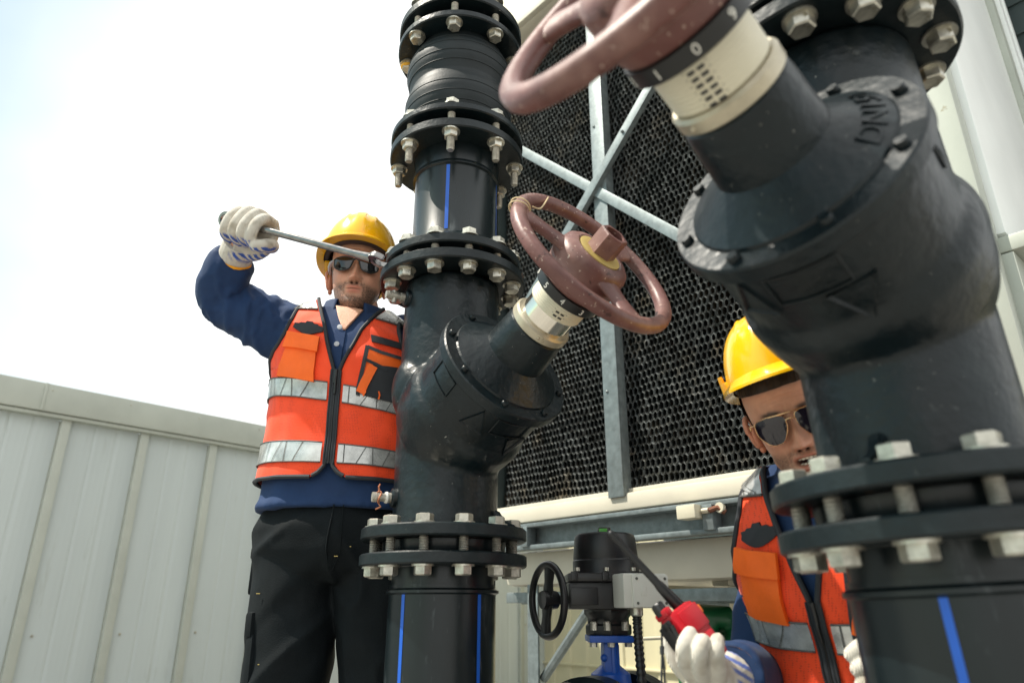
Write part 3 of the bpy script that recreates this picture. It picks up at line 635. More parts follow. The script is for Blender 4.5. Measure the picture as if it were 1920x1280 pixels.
M['pocket'] = mat('orange_pocket_cloth', (.95, .135, .004), .65, var=.05, vscale=20, bump=.08, bscale=300)
M['tape'] = mat('silver_reflective_tape', (.52, .52, .50), .28, .50, var=.30, vscale=16, bump=.10, bscale=24, rvar=.12)
M['tape_line'] = mat('tape_stitch_line', (.10, .10, .095), .6)
M['trim'] = mat('charcoal_binding', (.018, .021, .026), .7, var=.15)
M['shirt'] = mat('navy_polo_cloth', (.010, .032, .095), .78, var=.14, vscale=8, bump=.10, bscale=500, sheen=.04, spec=.3)
M['button'] = mat('grey_button', (.55, .56, .60), .35)
M['trousers'] = mat('black_work_trousers', (.003, .0055, .007), .78, var=.2, vscale=9, bump=.14, bscale=420, spec=.2)
M['boot'] = mat('dark_leather', (.03, .022, .016), .5, var=.2, bump=.1)
M['yellow'] = mat('yellow_helmet_plastic', (.97, .50, .005), .24, var=.04, vscale=8, coat=.5, rvar=.06)
M['helmet_band'] = mat('shaded_headband', (.045, .025, .02), .7)  # headband whose dark tone also paints in the shadow under the brim
M['lens'] = mat('dark_lens', (.008, .008, .010), .06, var=.1, rvar=0, spec=.8)
M['lens2'] = mat('dark_violet_lens', (.012, .009, .016), .06, var=.1, rvar=0, spec=.7)
M['gold'] = mat('gold_wire', (.80, .48, .24), .25, 1.0, var=.05)
M['silver'] = mat('silver_temple', (.7, .7, .68), .3, .7)
M['hair'] = mat('dark_brown_hair', (.022, .014, .010), .6, var=.4, vscale=60, bump=.3, bscale=300, stretch=(1, 1, .2))
M['teeth'] = mat('teeth', (.70, .62, .50), .35)
M['orange_hem'] = mat('orange_cuff_stitching', (.85, .36, .01), .7)
def glove_mat():
    m = attr_mat('cotton_glove', .88, 0, 0, sheen=.2); n = m.node_tree.nodes; l = m.node_tree.links; b = n['Principled BSDF']
    t = n.new('ShaderNodeTexCoord'); w_ = n.new('ShaderNodeTexWave'); w_.wave_type = 'BANDS'; w_.bands_direction = 'X'; w_.inputs['Scale'].default_value = 150; w_.inputs['Distortion'].default_value = 2.5; w_.inputs['Detail'].default_value = 2; w_.inputs['Detail Scale'].default_value = .6
    l.new(t.outputs['Object'], w_.inputs['Vector']); bp = n.new('ShaderNodeBump'); bp.inputs['Strength'].default_value = .6; bp.inputs['Distance'].default_value = .002; l.new(w_.outputs['Fac'], bp.inputs['Height']); l.new(bp.outputs['Normal'], b.inputs['Normal'])
    return m
M['glove'] = glove_mat()
def set_col(me, cols):
    a = me.color_attributes.new('Col', 'FLOAT_COLOR', 'POINT'); c = np.ones((len(me.vertices), 4), dtype=np.float32); c[:, :3] = cols; a.data.foreach_set('color', c.ravel())
# ---- torso surface in body coordinates: x to the viewer's right, -y to the front, z up
TZ = np.array([.86, .93, .985, 1.04, 1.12, 1.20, 1.28, 1.33, 1.37, 1.40, 1.42, 1.437, 1.45])
TA_ = np.array([.168, .170, .165, .159, .154, .157, .164, .166, .152, .128, .098, .070, .060])
TB_ = np.array([.118, .120, .120, .120, .119, .122, .124, .115, .099, .083, .070, .060, .056])
def smooth_interp(z, xs, ys):
    z = min(max(z, xs[0]), xs[-1]); i = min(max(int(np.searchsorted(xs, z)) - 1, 0), len(xs) - 2)
    def tg(k): return 0 if False else (ys[min(k + 1, len(xs) - 1)] - ys[max(k - 1, 0)]) / (xs[min(k + 1, len(xs) - 1)] - xs[max(k - 1, 0)])
    h = xs[i + 1] - xs[i]; u = (z - xs[i]) / h
    return (2 * u ** 3 - 3 * u ** 2 + 1) * ys[i] + (u ** 3 - 2 * u ** 2 + u) * h * tg(i) + (-2 * u ** 3 + 3 * u ** 2) * ys[i + 1] + (u ** 3 - u ** 2) * h * tg(i + 1)
NE = 2.35
class Torso:
    def __init__(s, T, shear=0.0, seed=0): s.T = T; s.k = shear; s.seed = seed
    def wr(s, th, z):
        p = Vector((math.sin(th) * .25, math.cos(th) * .25 + s.seed, z * 1.2)); q = noise.noise(p * 7) * .6 + noise.noise(p * 17 + Vector((3, 1, 2))) * .35
        q2 = 1 - abs(noise.noise(Vector((p.x * 9 + z * 3, p.y * 9, z * 16 + s.seed)))) * 2.4
        return .0055 * q + .0030 * max(-.4, q2)
    def body(s, th, z, off=0.0):
        a = smooth_interp(z, TZ, TA_) + off; b = smooth_interp(z, TZ, TB_) + off
        sn, cs = math.sin(th), math.cos(th)
        d = s.wr(th, z) if off > .004 else 0
        x = (a + d) * math.copysign(abs(sn) ** (2 / NE), sn); y = -(b + d) * math.copysign(abs(cs) ** (2 / NE), cs)
        return Vector((x, y, z + .35 * off * max(0, (z - 1.33) / .1)))
    def P(s, th, z, off=0.0):
        v = s.body(th, z, off); kk = s.k * sstep(.98, 1.22, z); v.z -= kk * v.x; return s.T @ v
    def th(s, x, z, off=0.0):
        a = smooth_interp(z, TZ, TA_) + off; q = min(1.0, abs(x) / a); return math.copysign(math.asin(q ** (NE / 2)), x)
    def PX(s, x, z, off=0.0): return s.P(s.th(x, z, off), z, off)
    def patch(s, mb, poly, off, mi=0, thick=.0015, rings=6, rot=0.0, c=(0, 0)):
        """a flat outline (star shaped) laid on the chest"""
        cr, sr = math.cos(rot), math.sin(rot); n = len(poly); vs = []; fs = []
        for r in range(rings + 1):
            q = 1 - r / rings
            for (x, z) in poly:
                X = c[0] + (x * cr - z * sr) * q; Z = c[1] + (x * sr + z * cr) * q; vs.append(s.PX(X, Z, off + (thick if True else 0)))
        for r in range(rings):
            for k in range(n): fs.append((r * n + k, r * n + (k + 1) % n, (r + 1) * n + (k + 1) % n, (r + 1) * n + k))
        o = len(vs)
        for (x, z) in poly:
            X = c[0] + (x * cr - z * sr); Z = c[1] + (x * sr + z * cr); vs.append(s.PX(X, Z, off - .003))
        for k in range(n): fs.append((o + k, o + (k + 1) % n, (k + 1) % n, k))
        mb.add(vs, fs, mi)
    def strip(s, mb, pts, wd, off, mi=0):
        vs = []; fs = []; N = len(pts)
        for i, (x, z) in enumerate(pts):
            a = pts[max(i - 1, 0)]; b = pts[min(i + 1, N - 1)]; d = Vector((b[0] - a[0], b[1] - a[1])); d.normalize(); nx, nz_ = -d.y, d.x
            for q in (-1, 1): vs.append(s.PX(x + nx * wd / 2 * q, z + nz_ * wd / 2 * q, off))
        for i in range(N - 1): fs.append((2 * i, 2 * i + 2, 2 * i + 3, 2 * i + 1))
        mb.add(vs, fs, mi)
def subdiv(poly, n=4):
    o = []
    for i in range(len(poly)):
        a, b = poly[i], poly[(i + 1) % len(poly)]
        for k in range(n): o.append((a[0] + (b[0] - a[0]) * k / n, a[1] + (b[1] - a[1]) * k / n))
    return o
def neck_x(z):   # half opening of the vest at the front
    return float(np.interp(z, [1.036, 1.044, 1.056, 1.075, 1.247, 1.27, 1.31, 1.35, 1.385, 1.41, 1.43], [.034, .020, .009, .0045, .0045, .012, .026, .038, .054, .066, .072]))
def arm_x(z): return float(np.interp(z, [1.235, 1.246, 1.275, 1.32, 1.36, 1.395, 1.43], [.5, .166, .150, .128, .113, .108, .5]))
def dress_vest(to, parent, full=True, side_only=None):
    OFF = .012; b = MB(); NZ = 84; zs = np.linspace(1.036, 1.424, NZ)
    edges = {}
    for sd in (-1, 1):
        for part_ in ('f', 'b'):
            NCc = 26; vs = []; fs = []
            for z in zs:
                a = smooth_interp(z, TZ, TA_) + OFF
                ta = abs(to.th(min(arm_x(z), a), z, OFF))
                if part_ == 'f': t0, t1 = abs(to.th(neck_x(z), z, OFF)), max(ta, abs(to.th(neck_x(z), z, OFF)) + .02)
                else: t0, t1 = math.pi - ta, math.pi
                for k in range(NCc + 1): vs.append(to.P(sd * (t0 + (t1 - t0) * k / NCc), z, OFF))
            for i in range(NZ - 1):
                for k in range(NCc):
                    q = (i * (NCc + 1) + k, i * (NCc + 1) + k + 1, (i + 1) * (NCc + 1) + k + 1, (i + 1) * (NCc + 1) + k); fs.append(q if sd > 0 else q[::-1])
            b.add(vs, fs)
            edges[(sd, part_)] = ([vs[i * (NCc + 1)] for i in range(NZ)], [vs[i * (NCc + 1) + NCc] for i in range(NZ)])
    vest = part('safety_vest', b, M['vest'], parent, sharp=0)
    # binding along every open edge
    t = MB()
    for sd in (-1, 1):
        t.tube([to.P(to.th(sd * neck_x(z), z, OFF), z, OFF + .0015) for z in np.linspace(1.038, 1.424, 60)], .0042, 8)
        zz = np.linspace(1.237, 1.412, 40)
        f_ = [to.P(sd * abs(to.th(min(arm_x(z), .6), z, OFF)), z, OFF + .0015) for z in zz]; bk = [to.P(sd * (math.pi - abs(to.th(min(arm_x(z), .6), z, OFF))), z, OFF + .0015) for z in zz]
        t.tube(f_, .0042, 8); t.tube(bk, .0042, 8)
        t.tube([to.P(sd * u, 1.036 + .0, OFF + .0015) for u in np.linspace(abs(to.th(.034, 1.036, OFF)), math.pi, 60)], .0042, 8)
    part('binding', t, M['trim'], vest)
    z_ = MB(); to.strip(z_, [(0, z) for z in np.linspace(1.062, 1.250, 40)], .020, OFF + .0035, 0)
    for q in (-1, 1): z_.tube([to.PX(q * .0095, z, OFF + .004) for z in np.linspace(1.062, 1.25, 40)], .0022, 6)
    z_.tube([to.PX(0, z, OFF + .0045) for z in np.linspace(1.062, 1.25, 60)], .0016, 6, mi=1); z_.tube([to.PX(.0, z, OFF + .006) for z in np.linspace(1.222, 1.250, 8)], .0042, 8, mi=1); z_.tube([to.PX(.001, z, OFF + .008) for z in np.linspace(1.200, 1.224, 8)], .0025, 8, mi=1)
    part('zip', z_, [M['trim'], M['black_plastic']], vest)
    # reflective bands with their stitched chevron lines
    for (z0, z1) in ((1.064, 1.102), (1.186, 1.222)):
        bb = MB(); vs = []; fs = []; N = 120
        ths = np.linspace(.062, 2 * math.pi - .062, N)
        for u in ths:
            for z in np.linspace(z0, z1, 5): vs.append(to.P(u, z, OFF + .003))
        for i in range(N - 1):
            for k in range(4): fs.append((i * 5 + k, (i + 1) * 5 + k, (i + 1) * 5 + k + 1, i * 5 + k + 1))
        bb.add(vs, fs, 0); u = .12; k = 0
        while u < 2 * math.pi - .2:
            du = 0 if k % 2 == 0 else .11
            for ww in (-1, 1): pass
            A = [to.P(u + du * q + sgn * .005, z0 + (z1 - z0) * q, OFF + .0042) for q in np.linspace(0, 1, 5) for sgn in (-1, 1)]
            bb.add(A, [(2 * i, 2 * i + 2, 2 * i + 3, 2 * i + 1)[::-1] for i in range(4)], 1); u += .125 if k % 2 == 0 else .19; k += 1
        for z in (z0, z1): bb.tube([to.P(u, z, OFF + .003) for u in ths], .0014, 6, mi=1)
        part('reflective_band', bb, [M['tape'], M['tape_line']], vest, sharp=0)
    for sd in (-1, 1):
        bb = MB(); vs = []; fs = []; NN = 16; zz = np.linspace(1.388, 1.424, 9)
        for z in zz:
            t0 = abs(to.th(neck_x(z) + .006, z, OFF)); t1 = abs(to.th(min(arm_x(z), .6), z, OFF)) - .02
            for k in range(NN + 1): vs.append(to.P(sd * (t0 + (t1 - t0) * k / NN), z, OFF + .003))
        for i in range(8):
            for k in range(NN): q = (i * (NN + 1) + k, i * (NN + 1) + k + 1, (i + 1) * (NN + 1) + k + 1, (i + 1) * (NN + 1) + k); fs.append(q if sd > 0 else q[::-1])
        bb.add(vs, fs, 0)
        for q in (.25, .55, .8):
            A = []
            for z in zz:
                t0 = abs(to.th(neck_x(z) + .006, z, OFF)); t1 = abs(to.th(min(arm_x(z), .6), z, OFF)) - .02
                for g in (-.01, .01): A.append(to.P(sd * (t0 + (t1 - t0) * (q + .12 * (z - 1.39) / .03)) + g, z, OFF + .0042))
            bb.add(A, [(2 * i, 2 * i + 1, 2 * i + 3, 2 * i + 2) for i in range(8)], 1)
        bb.tube([vs[k] for k in range(NN + 1)], .0022, 6, mi=1)
        part('shoulder_band', bb, [M['tape'], M['tape_line']], vest, sharp=0)
    # plain winged badge
    half = [(0, .0155), (.007, .016), (.010, .011), (.020, .011), (.024, .008), (.034, .0075), (.033, .002), (.035, -.003), (.026, -.008), (.016, -.012), (.006, -.0155), (0, -.016)]
    poly = half + [(-x, z) for x, z in half[-2:0:-1]]
    bb = MB(); to.patch(bb, poly[::-1], OFF + .002, 0, rot=-.10 if to.k else .1, c=(-.072, 1.337)); part('badge', bb, M['trim'], vest)
    # chest pocket with flap
    bb = MB()
    to.patch(bb, subdiv([(-.042, -.050), (.040, -.052), (.037, .012), (-.034, .016)], 6), OFF + .004, 0, .004, c=(-.082, 1.272), rot=-.05)
    fl = [(-.036, .018), (.040, .014), (.041, -.020), (-.040, -.018)][::-1]
    to.patch(bb, subdiv(fl, 6), OFF + .011, 0, .003, c=(-.080, 1.302), rot=-.06)
    part('chest_pocket', bb, M['pocket'], vest, sharp=25)
    # straps and pen pocket on the other side
    bb = MB(); to.patch(bb, subdiv([(-.028, .007), (.034, .006), (.036, -.008), (-.024, -.008)][::-1], 5), OFF + .003, 0, c=(.088, 1.336)); part('hook_strap', bb, M['trim'], vest)
    bb = MB()
    to.patch(bb, subdiv([(-.024, .050), (.040, .046), (.036, -.052), (-.036, -.050)][::-1], 6), OFF + .003, 0, c=(.085, 1.262))
    to.strip(bb, [(.060 - .002, 1.315), (.054, 1.27), (.047, 1.22), (.047, 1.205)], .008, OFF + .008, 1); to.strip(bb, [(.058, 1.312), (.085, 1.306), (.125, 1.304)], .008, OFF + .009, 1); to.strip(bb, [(.056, 1.282), (.080, 1.276), (.100, 1.270)], .007, OFF + .009, 1)
    to.patch(bb, subdiv([(-.020, .032), (.028, .040), (.030, -.034), (-.034, -.034)][::-1], 6), OFF + .006, 1, c=(.092, 1.242)); to.strip(bb, [(.052, 1.21), (.058, 1.23), (.070, 1.262), (.074, 1.272)], .017, OFF + .0105, 0)
    to.strip(bb, [(.060, 1.222), (.062, 1.214), (.058, 1.205)], .003, OFF + .012, 0); to.strip(bb, [(.088, 1.222), (.090, 1.214), (.088, 1.205)], .003, OFF + .012, 0)
    part('pen_pocket', bb, [M['pocket'], M['trim']], vest, sharp=25)
    return vest
def cloth_noise(me, amp, scale, seed, zfun=None):
    co = mesh_co(me); no = np.empty(len(co) * 3); me.vertices.foreach_get('normal', no); no = no.reshape(-1, 3); d = np.empty(len(co))
    for i, p in enumerate(co):
        v = Vector(p) * scale + Vector((seed, 0, 0)); q = noise.noise(v) + .5 * noise.noise(v * 2.1 + Vector((5, 5, 5))); f = 1 - abs(noise.noise(v * .8 + Vector((9, 2, seed)))) * 2.2
        d[i] = q * .55 + f * .45
    w_ = 1 if zfun is None else zfun(co)
    set_co(me, co + no * (d * amp * w_)[:, None])
def dress_shirt(to, parent, arms, zlo, loc, placket=True, fold=None):
    b = MB(); N = 72; zs = np.linspace(zlo, 1.412, 46); vs = []; fs = []
    for z in zs:
        for k in range(N): vs.append(to.P(2 * math.pi * k / N, z, .001 + (.004 if z < zlo + .01 else 0)))
    for i in range(len(zs) - 1):
        for k in range(N): fs.append((i * N + k, i * N + (k + 1) % N, (i + 1) * N + (k + 1) % N, (i + 1) * N + k))
    fs.append(tuple(range(N - 1, -1, -1))); fs.append(tuple((len(zs) - 1) * N + k for k in range(N))); b.add(vs, fs)
    for (pts, rad) in arms:
        P = catmull(pts, 10); RD = list(np.interp(np.linspace(0, 1, len(P)), np.linspace(0, 1, len(rad)), rad)); b.tube(P, RD, 24)
    me = remesh(b, .0055, 4, .5)
    cloth_noise(me, .0042, 20, to.seed, None)
    if fold: fold(me)
    me.materials.append(M['shirt']); me.name = 'shirt'; sh = obj('shirt', me, parent)
    # collar: a standing band folded over
    c = MB(); vs = []; fs = []; N = 60; prof = [(.0, .052), (.014, .058), (.026, .060), (.030, .063), (.026, .067), (.008, .074), (-.014, .084)]
    for i in range(N + 1):
        u = R(24) + (2 * math.pi - R(48)) * i / N; back = .5 - .5 * math.cos(u)
        for (h, r) in prof:
            rr = r * (1.10 - .02 * back); tip = (1 - back) * .25
            zz = 1.420 + h + .016 * back - (.014 if h < 0.01 else 0) * (1 - back) * 2.2 - .018 * (1 - back)
            vs.append(to.T @ Vector((rr * math.sin(u) * 1.0 * (1 + .10 * (1 - back) * (h < .01)), -(rr * math.cos(u)) * (1.0 + .18 * (1 - back)) + .004, zz - to.k * rr * math.sin(u))))
    m_ = len(prof)
    for i in range(N):
        for k in range(m_ - 1): fs.append((i * m_ + k, i * m_ + k + 1, (i + 1) * m_ + k + 1, (i + 1) * m_ + k))
    c.add(vs, fs); co = part('collar', c, M['shirt'], sh, sharp=0); md = co.modifiers.new('thick', 'SOLIDIFY'); md.thickness = .003; md.offset = 0
    if placket:
        p = MB(); to.strip(p, [(-.006, z) for z in np.linspace(1.25, 1.345, 16)], .022, .006, 0); part('placket', p, M['shirt'], sh)
        for z in (1.352, 1.310):
            q = MB(); n_ = (to.PX(-.008, z, .02) - to.PX(-.008, z, .0)).normalized(); q.lathe([(.0055, 0), (.0055, .002), (.004, .0026), (.0, .0018)], 16, axis_T(to.PX(-.008, z, .0065), n_, (1, 0, 0))); part('button', q, M['button'], sh)
    return sh
def catmull(pts, n=8):
    P = [Vector(p) for p in pts]; out_ = []
    for i in range(len(P) - 1):
        a, b_, c, d = P[max(i - 1, 0)], P[i], P[i + 1], P[min(i + 2, len(P) - 1)]
        for k in range(n):
            t = k / n; out_.append(.5 * ((2 * b_) + (c - a) * t + (2 * a - 5 * b_ + 4 * c - d) * t * t + (3 * b_ - a - 3 * c + d) * t ** 3))
    out_.append(P[-1]); return out_
# ---- head in its own coordinates: origin between the ears at eye height, -y is the face
HZ = np.array([-.121, -.117, -.110, -.100, -.085, -.065, -.04, -.015, .0, .02, .05, .08, .103, .117, .1245, .126])
HA = np.array([.010, .024, .035, .043, .0505, .0575, .0640, .0685, .0705, .0730, .0745, .069, .055, .036, .016, .004])
HF = np.array([.064, .073, .080, .0845, .0855, .0850, .0860, .0835, .0800, .0860, .0905, .082, .062, .038, .015, .004])
HB = np.array([-.050, -.034, -.020, -.002, .022, .045, .066, .082, .089, .095, .099, .091, .068, .040, .016, .004])
def head_mesh(open_mouth, beard, skin, seed):
    NZ, NT = 210, 240; tt = np.linspace(0, 1, NZ); zs = -.121 + .247 * (tt - .012 * np.sin(2 * np.pi * tt)); V = np.zeros((NZ, NT, 3)); W_ = np.zeros((NZ, NT, 2))
    for i, z in enumerate(zs):
        a = smooth_interp(z, HZ, HA); f = smooth_interp(z, HZ, HF); bk = smooth_interp(z, HZ, HB); cy = -.012
        for k in range(NT):
            u = 2 * math.pi * k / NT; u = u - .35 * math.sin(u)      # denser in front
            sn, cs = math.sin(u), math.cos(u); n = 2.25
            x = a * math.copysign(abs(sn) ** (2 / n), sn); y = cy - ((f + cy) if cs > 0 else (bk - cy)) * math.copysign(abs(cs) ** (2 / n), cs); V[i, k] = (x, y, z); W_[i, k] = (x, 1 if cs > 0 else 0)
    X, Y, Z = V[..., 0], V[..., 1].copy(), V[..., 2]; front = np.clip(W_[..., 1], 0, 1) * sstep(-.02, -.05, Y)
    G = lambda x0, z0, sx, sz: np.exp(-((np.abs(X) - x0) / sx) ** 2 - ((Z - z0) / sz) ** 2)
    D = np.zeros_like(X)
    t = np.clip((.016 - Z) / .058, 0, 1); ridge = np.where((Z < .018) & (Z > -.050), .004 + .0205 * t ** 1.15, 0) * sstep(-.049, -.040, Z) * sstep(.022, .008, Z)
    D += ridge * np.exp(-(X / (.0062 + .0055 * t)) ** 2) + .0075 * G(.0125, -.0375, .0058, .0062) + .004 * G(0, -.036, .008, .007)
    D -= .007 * G(.0068, -.0475, .0034, .0026)
    D -= .0075 * G(.030, -.001, .017, .011); D += .0045 * G(.028, .021, .022, .007); D += .0045 * G(.045, -.025, .018, .016); D -= .003 * G(.042, -.062, .014, .02)
    D += .003 * G(0, -.050, .010, .007) * -1 + .0045 * np.exp(-(X / .020) ** 2 - ((Z + .0595) / .0042) ** 2) + .0055 * np.exp(-(X / .017) ** 2 - ((Z + .0720 + (.006 if open_mouth else 0)) / .0050) ** 2)
    D += .0055 * np.exp(-(X / .017) ** 2 - ((Z + .100) / .010) ** 2) - .0035 * np.exp(-(X / .016) ** 2 - ((Z + .083) / .005) ** 2)
    D -= .0020 * np.exp(-((np.abs(X) - (.0165 + .42 * (-.036 - Z))) / .0028) ** 2) * sstep(-.034, -.042, Z) * sstep(-.074, -.060, Z)
    D -= .0009 * np.exp(-((Z - .047 - .003 * np.cos(X * 60)) / .0016) ** 2) * sstep(.045, .03, np.abs(X)) + .0009 * np.exp(-((Z - .038 - .002 * np.cos(X * 60)) / .0016) ** 2) * sstep(.045, .03, np.abs(X)) + .0012 * np.exp(-((np.abs(X) - .006) / .0016) ** 2 - ((Z - .022) / .008) ** 2)
    mouth = np.exp(-(X / (.0195 if open_mouth else .021)) ** 4 - ((Z + (.0675 if open_mouth else .0655)) / (.0058 if open_mouth else .0013)) ** 2)
    D -= (.020 if open_mouth else .0035) * mouth
    V[..., 1] = Y - D * front
    col = np.ones((NZ, NT, 3)) * np.array(skin)
    red = (.35 * G(.04, -.025, .03, .025) + .3 * G(0, -.035, .014, .012) + .25 * G(0.06, 0.0, .03, .04)) * front; col *= 1 - red[..., None] * np.array([.02, .28, .30])
    lips = np.clip(np.exp(-(X / .0215) ** 4 - ((Z + .0600) / .0050) ** 2) + np.exp(-(X / .019) ** 4 - ((Z + .0725 + (.006 if open_mouth else 0)) / .0060) ** 2), 0, 1) * front
    bw = np.zeros_like(X)
    bw = np.maximum(bw, sstep(-.072, -.092, Z)); bw = np.maximum(bw, np.exp(-((Z + .0515) / .0065) ** 2) * sstep(.036, .024, np.abs(X)) * .9); bw = np.maximum(bw, sstep(.024, .034, np.abs(X)) * sstep(-.040, -.060, Z)); bw = np.maximum(bw, np.exp(-((np.abs(X) - .027) / .006) ** 2) * sstep(-.046, -.056, Z))
    bw = np.maximum(bw, sstep(.062, .067, np.abs(X)) * sstep(.03, -.005, Z) * .8)
    bw *= sstep(.030, .005, Y) * (1 - np.clip(np.exp(-(X / .024) ** 4 - ((Z + .067) / .011) ** 2) * 1.1, 0, 1)); nzv = np.array([[.5 + noise.noise((V[i, k, 0] * 420, V[i, k, 1] * 420, V[i, k, 2] * 420 + seed)) for k in range(NT)] for i in range(NZ)])
    bw = np.clip(bw * beard * (.62 + .65 * nzv), 0, .92)
    col = col * (1 - lips[..., None]) + np.array([skin[0] * .86, skin[1] * .60, skin[2] * .62]) * lips[..., None]
    col = col * (1 - bw[..., None]) + np.array([.055, .032, .022]) * bw[..., None]
    eb = np.exp(-((np.abs(X) - .030) / .017) ** 4 - ((Z - .0225 - .10 * (np.abs(X) - .02) * (np.abs(X) < .034)) / .0040) ** 2) * front; eb = np.clip(eb * 1.1, 0, .9); col = col * (1 - eb[..., None]) + np.array([.03, .018, .012]) * eb[..., None]
    dark = np.clip(mouth * (1.3 if open_mouth else .75), 0, 1) * front; col = col * (1 - dark[..., None]) + np.array([.05, .012, .010]) * dark[..., None]
    ns = np.clip(G(.0068, -.0480, .0032, .0024) * 1.3, 0, 1) * front; col = col * (1 - ns[..., None]) + np.array([.05, .015, .01]) * ns[..., None]
    bl_ = np.array([[noise.noise((V[i, k, 0] * 38 + seed, V[i, k, 1] * 38, V[i, k, 2] * 38)) + .6 * noise.noise((V[i, k, 0] * 150, V[i, k, 1] * 150, V[i, k, 2] * 150 + seed)) for k in range(NT)] for i in range(NZ)])
    col = col * (1 + bl_[..., None] * np.array([.05, .085, .095]))
    b = MB(); fs = [(i * NT + k, i * NT + (k + 1) % NT, (i + 1) * NT + (k + 1) % NT, (i + 1) * NT + k) for i in range(NZ - 1) for k in range(NT)]
    fs = [f[::-1] if False else f for f in fs]
    b.add(V.reshape(-1, 3).tolist(), fs); b.f.append(tuple(range(NT - 1, -1, -1))); b.mi.append(0); b.f.append(tuple((NZ - 1) * NT + k for k in range(NT))); b.mi.append(0)
    cols = col.reshape(-1, 3)
    for sd in (-1, 1):     # ears
        e = MB(); T = basis((sd * .0715, .012, -.012), Vector((sd * .9, .42, 0)).normalized(), Vector((-.42 * sd, .9, 0)) if False else Vector((0, 0, 1)).cross(Vector((sd * .9, .42, 0)).normalized()), (0, 0, 1))
        e.ball((.004, 0, 0), (.0065, .0145, .027), T, n=24); P = [(.011 + .003 * math.sin(u), .0155 * math.cos(u) * (1 - .25 * (math.sin(u) < 0)), .004 + .0285 * math.sin(u)) for u in np.linspace(-1.3, 3.9, 26)]
        e.tube(P, [.0042 + .001 * math.sin(q) for q in np.linspace(0, 3.1, 26)], 10, T); e.ball((.006, -.003, -.028), (.0055, .008, .009), T, n=14); e.tube([(.010, -.004, .012), (.0115, .004, .002), (.010, .0, -.012)], .003, 8, T)
        b.add(e.v, e.f); cols = np.vstack([cols, np.tile(np.array(skin) * np.array([1.0, .80, .76]), (len(e.v), 1))])
    return b, cols, (NZ, NT, V)
def hair_shell(V, parent, T):
    NZ, NT, VV = V; b = MB(); vs = []; fs = []; keep = {}
    c0 = np.array([0, 0, 0])
    for i in range(NZ):
        for k in range(NT):
            p = VV[i, k]; x, y, z = p
            ok = (z > .06) or (y > .018 and z > -.052 + .25 * max(0, .05 - y)) or (y > -.012 and z > .004) or (y > -.030 and z > .028)
            keep[(i, k)] = ok
            d = p - np.array([0, .0, .02]); d = d / np.linalg.norm(d); h = .0045 + .002 * noise.noise((x * 90, y * 90, z * 40)); vs.append(tuple(p + d * h))
    for i in range(NZ - 1):
        for k in range(NT):
            q = [(i, k), (i, (k + 1) % NT), (i + 1, (k + 1) % NT), (i + 1, k)]
            if all(keep[a] for a in q): fs.append(tuple(a * NT + c for a, c in q))
    b.add(vs, fs, 0, T); me = b.mesh('hair', [M['hair']], 0); bm = bmesh.new(); bm.from_mesh(me); bmesh.ops.delete(bm, geom=[v for v in bm.verts if not v.link_faces], context='VERTS'); bm.to_mesh(me); bm.free()
    return obj('hair', me, parent)
